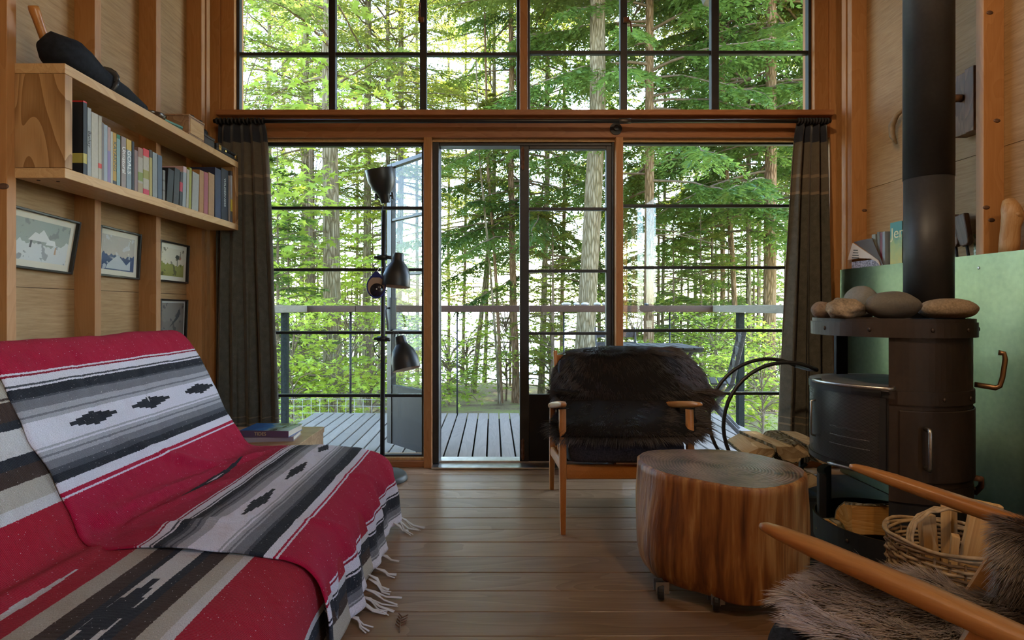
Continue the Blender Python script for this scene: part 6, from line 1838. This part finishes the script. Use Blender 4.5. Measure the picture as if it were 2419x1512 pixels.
# dark hide over the armchair by the window; local x = across as the viewer sees it, built in world axes around the chair
H1 = Vector((0.627, 2.855, 0))
def sil(y):     # picture silhouette of the hide (left, right columns) by row
    tab = [(822, 1425, 1535), (826, 1372, 1578), (834, 1345, 1602), (850, 1326, 1626), (875, 1312, 1648), (905, 1308, 1664), (930, 1312, 1676), (945, 1322, 1672), (960, 1334, 1640), (985, 1322, 1640), (1010, 1314, 1648), (1040, 1318, 1655), (1056, 1322, 1652), (1066, 1334, 1640)]
    for a, b in zip(tab[:-1], tab[1:]):
        if y <= b[0]:
            f = max(0, (y-a[0])/(b[0]-a[0])); return a[1]+(b[1]-a[1])*f, a[2]+(b[2]-a[2])*f
    return tab[-1][1:]
def depth1(v):   # distance into the room along the drape: back top -> seat -> front edge
    return np.interp(v, [0, 0.05, 0.60, 0.85, 0.93, 1.0], [3.22, 3.10, 2.93, 2.62, 2.57, 2.555])
rows = []
NV, NU = 34, 30
for j in range(NV+1):
    v = j/NV
    py = 822 + 212*v
    l, r_ = sil(py)
    Yc = depth1(v)
    row = []
    for i in range(NU+1):
        u = -1 + 2*i/NU
        px = (l+r_)/2 + (r_-l)/2*(u*(1.0 - 0.0*abs(u)))
        wrap = 0.16*max(0, abs(u)-0.55)**1.6/0.45**1.6 if v < 0.5 else 0.04*abs(u)**3
        Y = Yc + wrap - 0.03*(1-u*u) + 0.018*nz(u*2.3, v*4, 5.5)
        p = P(px, py, Y)
        row.append(p - H1)
    rows.append(row)
FM1 = fur_mat('dark_fur', (0.006,0.004,0.003), None)
def col1(q, g):
    a = nz(q[0]*4, q[2]*5, 2.0); rim = max(0, (abs(q[0]) - 0.22)/0.2)
    k = max(0, min(1, 0.25 + 0.8*a + 0.35*rim + (0.45 if q[2] < 0.46 else 0)))
    base = np.array([0.012, 0.009, 0.008])*(1-k) + np.array([0.085, 0.052, 0.034])*k
    if q[2] < 0.47 and g.random() < 0.45: base = base*0.4 + np.array([0.14, 0.12, 0.115])*0.7
    return base*g.uniform(0.6, 1.3)
def flow1(q):
    return (q[0]*2.4 + 0.25*nz(q[0]*5, q[2]*5, 7.0), -0.25, -0.55 - (0.2 if q[2] < 0.5 else 0))
hide('animal_hide', 'dark brown animal hide draped over the armchair by the window', 'hide', H1, 0, rows, 60000, 0.045, flow1, col1, FM1, (0.012,0.010,0.009), 3, 0.30, 0.0010, 0.25,
     lambda q: 0.8 if q[1] < -0.24 else (1.5 if abs(q[0]) > 0.36 or q[2] < 0.5 else 1.0), (0, -1, 0.3))
# grey brown hide on the near armchair: seat part and back part, in that chair's frame
fw = Vector((-0.64, 0.77, 0)).normalized(); rt = Vector((0.77, 0.64, 0)).normalized()
O2 = Vector((1.016, 1.045, 0)); RZ2 = math.atan2(0.679, 0.7345)
rows = []
for j in range(41):
    v = j/40
    row = []
    for i in range(27):
        u = i/26
        x = -0.205 + 0.485*u
        edge = 0.035*nz(u*5, 0.3, 9) + 0.05*math.sin(u*math.pi)
        y = 0.335 + edge - 0.56*v
        z = 0.388 - 0.05*(0.36-y) + 0.014*nz(u*6, v*6, 4)
        z -= 0.9*max(0, y-0.375) + 0.5*max(0, x-0.255)
        if v > 0.80: z += 0.5*(v-0.80)
        row.append((x, y, z))
    rows.append(row)
for j in range(1, 15):          # climbs the back cushion
    v = j/14
    rows.append([(-0.20 + 0.46*i/26*(1 + 0.1*v), -0.232 - 0.13*v + 0.035*v*(1-v)*4 + 0.012*nz(i*0.3, v*4, 8), 0.46 + 0.38*v + 0.0*i) for i in range(27)])
FM2 = fur_mat('grey_fur', (0.05,0.035,0.028), None)
def col2(q, g):
    a = nz(q[0]*5.5 + 3, q[1]*5.5, q[2]*4 + 1.0); b = nz(q[0]*13, q[1]*13, 4.0)
    k = max(0, min(1, 0.62 + 1.1*a + 0.35*b))
    base = np.array([0.09, 0.055, 0.04])*(1-k) + np.array([0.85, 0.74, 0.67])*k
    if q[1] < -0.10 and q[0] > 0.05: base *= 0.45
    return base*g.uniform(0.65, 1.2)
def flow2(q): return (0.25*(q[0]) - 0.9 + 0.6*nz(q[0]*3, q[1]*3, 6.0), 0.55 + 0.4*nz(q[0]*4, q[1]*4, 2.0), -0.15 if q[2] < 0.5 else -0.6)
hide('animal_hide', 'grey brown animal hide spread over seat and back of the near armchair', 'hide', O2, RZ2, rows, 70000, 0.050, flow2, col2, FM2, (0.07,0.055,0.045), 6, 0.55, 0.0007, 0.15)
# the same kind of hide hanging over the arm at the edge of view
rows = []
for j in range(19):
    v = j/18; row = []
    for i in range(15):
        u = i/14
        y = 0.055 - 0.26*u
        ang = -1.9 + 3.6*v
        rx_ = 0.062 + 0.012*nz(u*4, v*4, 3)
        zc = 0.495 + 0.10*(y-0.1)
        row.append((0.285 + rx_*math.sin(ang)*(0.9), y + 0.02*nz(v*5, u*3, 1), zc + 0.13*math.cos(ang)*(0.55 if math.cos(ang) > 0 else 1.3)))
    rows.append(row)
hide('animal_hide', 'tuft of grey hide wrapped round the far arm of the near armchair', 'hide', O2, RZ2, rows, 24000, 0.040, lambda q: (-0.3, 0.6, -0.8), col2, FM2, (0.07,0.055,0.045), 9, 0.55, 0.0008, 0.2)

# ---- things on the ledge above the heat shield
LZ = 1.285
def ledge(px): return 2.275*F/(px-PX)
mg = thing('magazine', 'open magazine with turned pages standing on the ledge', 'magazine', (2.226, 3.40, LZ))
pg_ = plain('magazine_page', (0.52,0.42,0.35), 0.6)
cvr = book_mat('magazine_cover', (0.10,0.06,0.045))
def sheet(nm, poly, x, mat, th_=0.004):
    org = Vector((2.226, 3.40, LZ)); m = MB(); n = len(poly)
    for dx in (0, th_):
        for px, py in poly:
            q = PT(px, py, x); m.v.append((x + dx - org.x, q.y - org.y, max(0.0, q.z - org.z)))
    m.f = [tuple(range(n)), tuple(reversed(range(n, 2*n)))] + [(k, (k+1) % n, n+(k+1) % n, n+k) for k in range(n)]
    return m.build(nm, mat, mg, fix=True)
sheet('page', [(2014, 574), (2002, 614), (2030, 610), (2056, 611), (2070, 618), (2079, 628), (2074, 615), (2058, 603)], 2.222, pg_)
for k in range(4):
    sheet('text_line', [(2016 - k*1.2, 590 + 6*k), (2015.6 - k*1.2, 592 + 6*k), (2026 + k, 592.5 + 6*k), (2026.4 + k, 590.5 + 6*k)], 2.2205, M['black_matte'], 0.0008)
sheet('cover', [(2016, 572), (2040, 566), (2060, 563), (2072, 592), (2087, 627), (2080, 628), (2072, 614), (2056, 600)], 2.228, cvr)
sheet('back_pages', [(2012, 619), (2060, 613), (2074, 617), (2082, 628), (2012, 634)], 2.234, plain('colour_pages', (0.26,0.24,0.30), 0.5, 0, 0.4, 90, 0.8))
for i, (px, c, hh, w, lab) in enumerate(((2078, (0.30,0.33,0.30), 0.235, 0.030, 'pale grey book standing on the ledge behind the magazine'), (2089, (0.18,0.17,0.14), 0.245, 0.022, 'dull brown book on the ledge beside the pale grey one'), (2096, (0.22,0.03,0.05), 0.24, 0.018, 'thin crimson book on the ledge'), (2102, (0.30,0.34,0.40), 0.24, 0.02, 'thin blue grey book on the ledge next to the game box'))):
    Y = ledge(px)
    b = thing('book', lab, 'book', (2.24, Y, LZ), 0, 'books on the ledge')
    MB().box(0.0, 0.09, -w/2, w/2, 0, hh*0.88).build('cover', book_mat('ledge_book', c), b)
    MB().box(0.003, 0.087, -w/2+0.003, w/2-0.003, hh*0.88, hh*0.882).build('pages', PAPER, b)
jb = thing('game_box', 'teal and yellow game box lettered Jenga on the ledge behind the flue pipe', 'box', (2.255, 3.015, LZ))
def jmat():
    m, t = new_mat('game_box_print')
    tc = nd(t, 'ShaderNodeTexCoord'); z = nd(t, 'ShaderNodeSeparateXYZ', {0: tc.outputs['Object']}).outputs[2]
    n = nd(t, 'ShaderNodeTexNoise', {'Vector': tc.outputs['Object'], 'Scale': 30.0, 'Detail': 2.0})
    c = ramp(t, mth(t, 'ADD', mth(t, 'MULTIPLY', z, 3.0), mth(t, 'MULTIPLY', n.outputs['Fac'], 0.35)), [(0.2, (0.50,0.46,0.12)), (0.55, (0.30,0.40,0.16)), (0.75, (0.04,0.22,0.22))])
    out(t, bsdf(t, c, 0.4)); return m
MB().box(-0.005, 0.07, -0.13, 0.105, 0, 0.255).build('carton', jmat(), jb, bevel=0.002)
cu = bpy.data.curves.new('lettering', 'FONT'); cu.body = 'Jenga'; cu.size = 0.085; cu.extrude = 0.0004; cu.align_x = 'LEFT'
lt = bpy.data.objects.new('lettering', cu); COL.objects.link(lt); lt.parent = jb
lt.location = (-0.0056, 0.098, 0.165); lt.rotation_euler = (R(90), 0, R(-90)); cu.materials.append(plain('cream_lettering', (0.62,0.60,0.36), 0.5))
# two dark wooden paddles and a leafy picture card
for i, (px, top, bot, tilt, lab) in enumerate(((2262, 515, 590, -0.10, 'dark wooden paddle standing on the ledge right beside the flue pipe'), (2290, 511, 588, -0.16, 'second dark wooden paddle leaning on the ledge, tilted'))):
    Y = 2.29*F/(px-PX)
    pd = thing('wooden_paddle', lab, 'paddle', (2.29, Y, LZ), 0, 'wooden paddles on the ledge')
    pd.rotation_euler = (tilt*1.2, 0, 0)
    m = MB(); poly = [(-0.026, 0.085), (-0.03, 0.13), (-0.03, 0.235), (0.03, 0.235), (0.034, 0.13), (0.026, 0.085), (0.012, 0.075), (-0.012, 0.075)]
    m.prism([(a, b) for a, b in poly], -0.014, 0.014, Matrix(((0,0,1,0),(1,0,0,0),(0,1,0,0),(0,0,0,1)))).build('blade', M['dark_wood'], pd, bevel=0.006)
    MB().tube([(0, 0, 0), (0, 0, 0.08)], 0.006, 8).build('shaft', M['black_matte'], pd, smooth=True)
cd = thing('picture_card', 'small leafy green picture card on the ledge behind the paddles', 'card', (2.325, 2.60, LZ))
def cmat():
    m, t = new_mat('leafy_card')
    n = nd(t, 'ShaderNodeTexNoise', {'Vector': coords(t, rnd=False), 'Scale': 60.0, 'Detail': 5.0})
    out(t, bsdf(t, ramp(t, n.outputs['Fac'], [(0.4, (0.05,0.08,0.03)), (0.5, (0.25,0.32,0.16)), (0.6, (0.6,0.64,0.55))]), 0.3)); return m
MB().box(-0.003, 0.003, -0.06, 0.06, 0, 0.13).build('card', cmat(), cd)
# driftwood
dw = thing('driftwood', 'gnarled piece of driftwood upright on the ledge', 'driftwood', (2.285, 2.43, LZ))
a_ = [(-0.0, 0.01, 0.0), (0.0, 0.006, 0.06), (0.0, 0.0, 0.13), (0.0, -0.012, 0.18), (-0.004, -0.004, 0.215), (0.0, 0.01, 0.25)]
m = MB(); m.tube(a_, [0.034, 0.036, 0.034, 0.040, 0.034, 0.022], 16)
for i, v in enumerate(m.v):
    k = 0.009*nz(v[0]*30, v[1]*30, v[2]*16); m.v[i] = (v[0]+k, v[1]+k, v[2])
m.tube([(0.0, -0.02, 0.17), (-0.01, -0.05, 0.185)], [0.014, 0.009], 8)
m.build('wood', wood('driftwood_tan', (0.12,0.05,0.02), (0.34,0.17,0.06), (0.45,0.27,0.13), 'z', ring=12, rough=0.5, contrast=0.3), dw, smooth=True)
# wall fixture behind the pipe
wx = thing('wall_block', 'dark wooden block with a round peg mounted on the plywood behind the flue pipe', 'wall block', (2.30, 2.605, 2.05))
MB().box(-0.035, 0.045, -0.01, 0.04, -0.152, 0.155).box(-0.02, 0.044, 0.0, 0.12, -0.15, 0.15).build('block', M['brown_wood'], wx, bevel=0.003)
MB().lathe([(0.018, 0), (0.018, 0.05), (0.001, 0.055)], 14, Matrix.Translation((-0.02, 0.075, 0.03)) @ Matrix.Rotation(R(-90), 4, 'Y')).build('peg', M['brown_wood'], wx, smooth=True)
hn = PT(2120, 300, 2.30)
hr = thing('wall_horn', 'small curved tan horn hanging on the wall behind the flue pipe', 'horn', (2.30, hn.y, hn.z))
MB().tube([(0.03, -0.03, 0.10), (0.0, 0.005, 0.07), (-0.01, 0.03, 0.02), (-0.01, 0.028, -0.04), (-0.005, 0.0, -0.095)], [0.006, 0.014, 0.018, 0.016, 0.005], 10).build('horn', plain('horn_tan', (0.22,0.15,0.08), 0.5, 0, 0.4, 30, 0.3), hr, smooth=True)
# twig on the floor
tw = P(946, 1478, 1378/(1478-PY)*1.0)
t_ = thing('fallen_twig', 'dry cedar twig lying on the floor boards', 'twig', (tw.x, 1378/(1478-PY), 0.001))
m = MB(); m.tube([(0.004, -0.045, 0.004), (0.0, 0.0, 0.005), (-0.008, 0.05, 0.004)], 0.0022, 5).build('stem', M['twig'], t_)
m = MB()
for k in range(9):
    y = -0.02 + 0.008*k; s = 1 if k % 2 else -1
    m.tube([(-0.004*k/9, y, 0.005), (s*0.013, y+0.012, 0.006), (s*0.016, y+0.02, 0.004)], 0.0020, 5)
o = m.build('side_twigs', M['rust'], t_); o['kind'] = 'stuff'

# ---- two unseen pendants added behind the viewer to brighten the room
def pendant(label, x, y, z, power, col):
    p = thing('fill_pendant', label, 'lamp', (x, y, z))
    MB().lathe([(0.03, 0.14), (0.06, 0.12), (0.16, 0.0), (0.158, -0.002), (0.055, 0.115), (0.02, 0.13)], 32, close=False).build('shade', lb, p, smooth=True)
    MB().tube([(0, 0, 0.13), (0, 0, ZC - z)], 0.004, 6).build('cord', M['black_matte'], p)
    d = bpy.data.lights.new('fill_bulb', 'POINT'); d.energy = power; d.color = col; d.shadow_soft_size = 0.09
    o = bpy.data.objects.new('fill_bulb', d); o.location = (0, 0, -0.03); COL.objects.link(o); o.parent = p
pendant('added fill lamp behind the viewer, out of view, on the sofa side', -0.35, -1.0, 3.85, FILL_A, (1.0, 0.80, 0.60))
pendant('added fill lamp behind the viewer, out of view, on the stove side', 1.35, -0.7, 3.80, FILL_B, (1.0, 0.72, 0.46))

# unseen spotlight added to brighten the stove corner and right wall
sp_ = thing('fill_spotlight', 'added fill spotlight out of view, turned to the stove corner', 'lamp', (-0.9, 0.2, 3.7))
aim = (Vector((2.25, 2.75, 1.55)) - Vector((-0.9, 0.2, 3.7))).normalized()
qm = aim.to_track_quat('-Z', 'Y').to_matrix().to_4x4()
MB().lathe([(0.03, 0.10), (0.045, 0.09), (0.05, -0.02), (0.047, -0.02), (0.04, 0.08)], 24, qm, close=False).build('can', lb, sp_, smooth=True)
MB().tube([(0, 0, 0.02), (0, 0, ZC-3.7)], 0.008, 8).build('stem', lb, sp_)
ld = bpy.data.lights.new('fill_spot_bulb', 'SPOT'); ld.energy = SPOT*4; ld.color = (1.0, 0.76, 0.50); ld.spot_size = R(62); ld.spot_blend = 1.0; ld.shadow_soft_size = 0.10
lo_ = bpy.data.objects.new('fill_spot_bulb', ld); COL.objects.link(lo_); lo_.parent = sp_; lo_.rotation_euler = qm.to_euler(); lo_.location = aim*0.03

# lettering becomes ordinary meshes
dg = bpy.context.evaluated_depsgraph_get()
for o in [o for o in bpy.data.objects if o.type == 'FONT']:
    me = bpy.data.meshes.new_from_object(o.evaluated_get(dg))
    n = bpy.data.objects.new('lettering', me); COL.objects.link(n)
    n.parent = o.parent; n.location = o.location; n.rotation_euler = o.rotation_euler
    bpy.data.objects.remove(o)
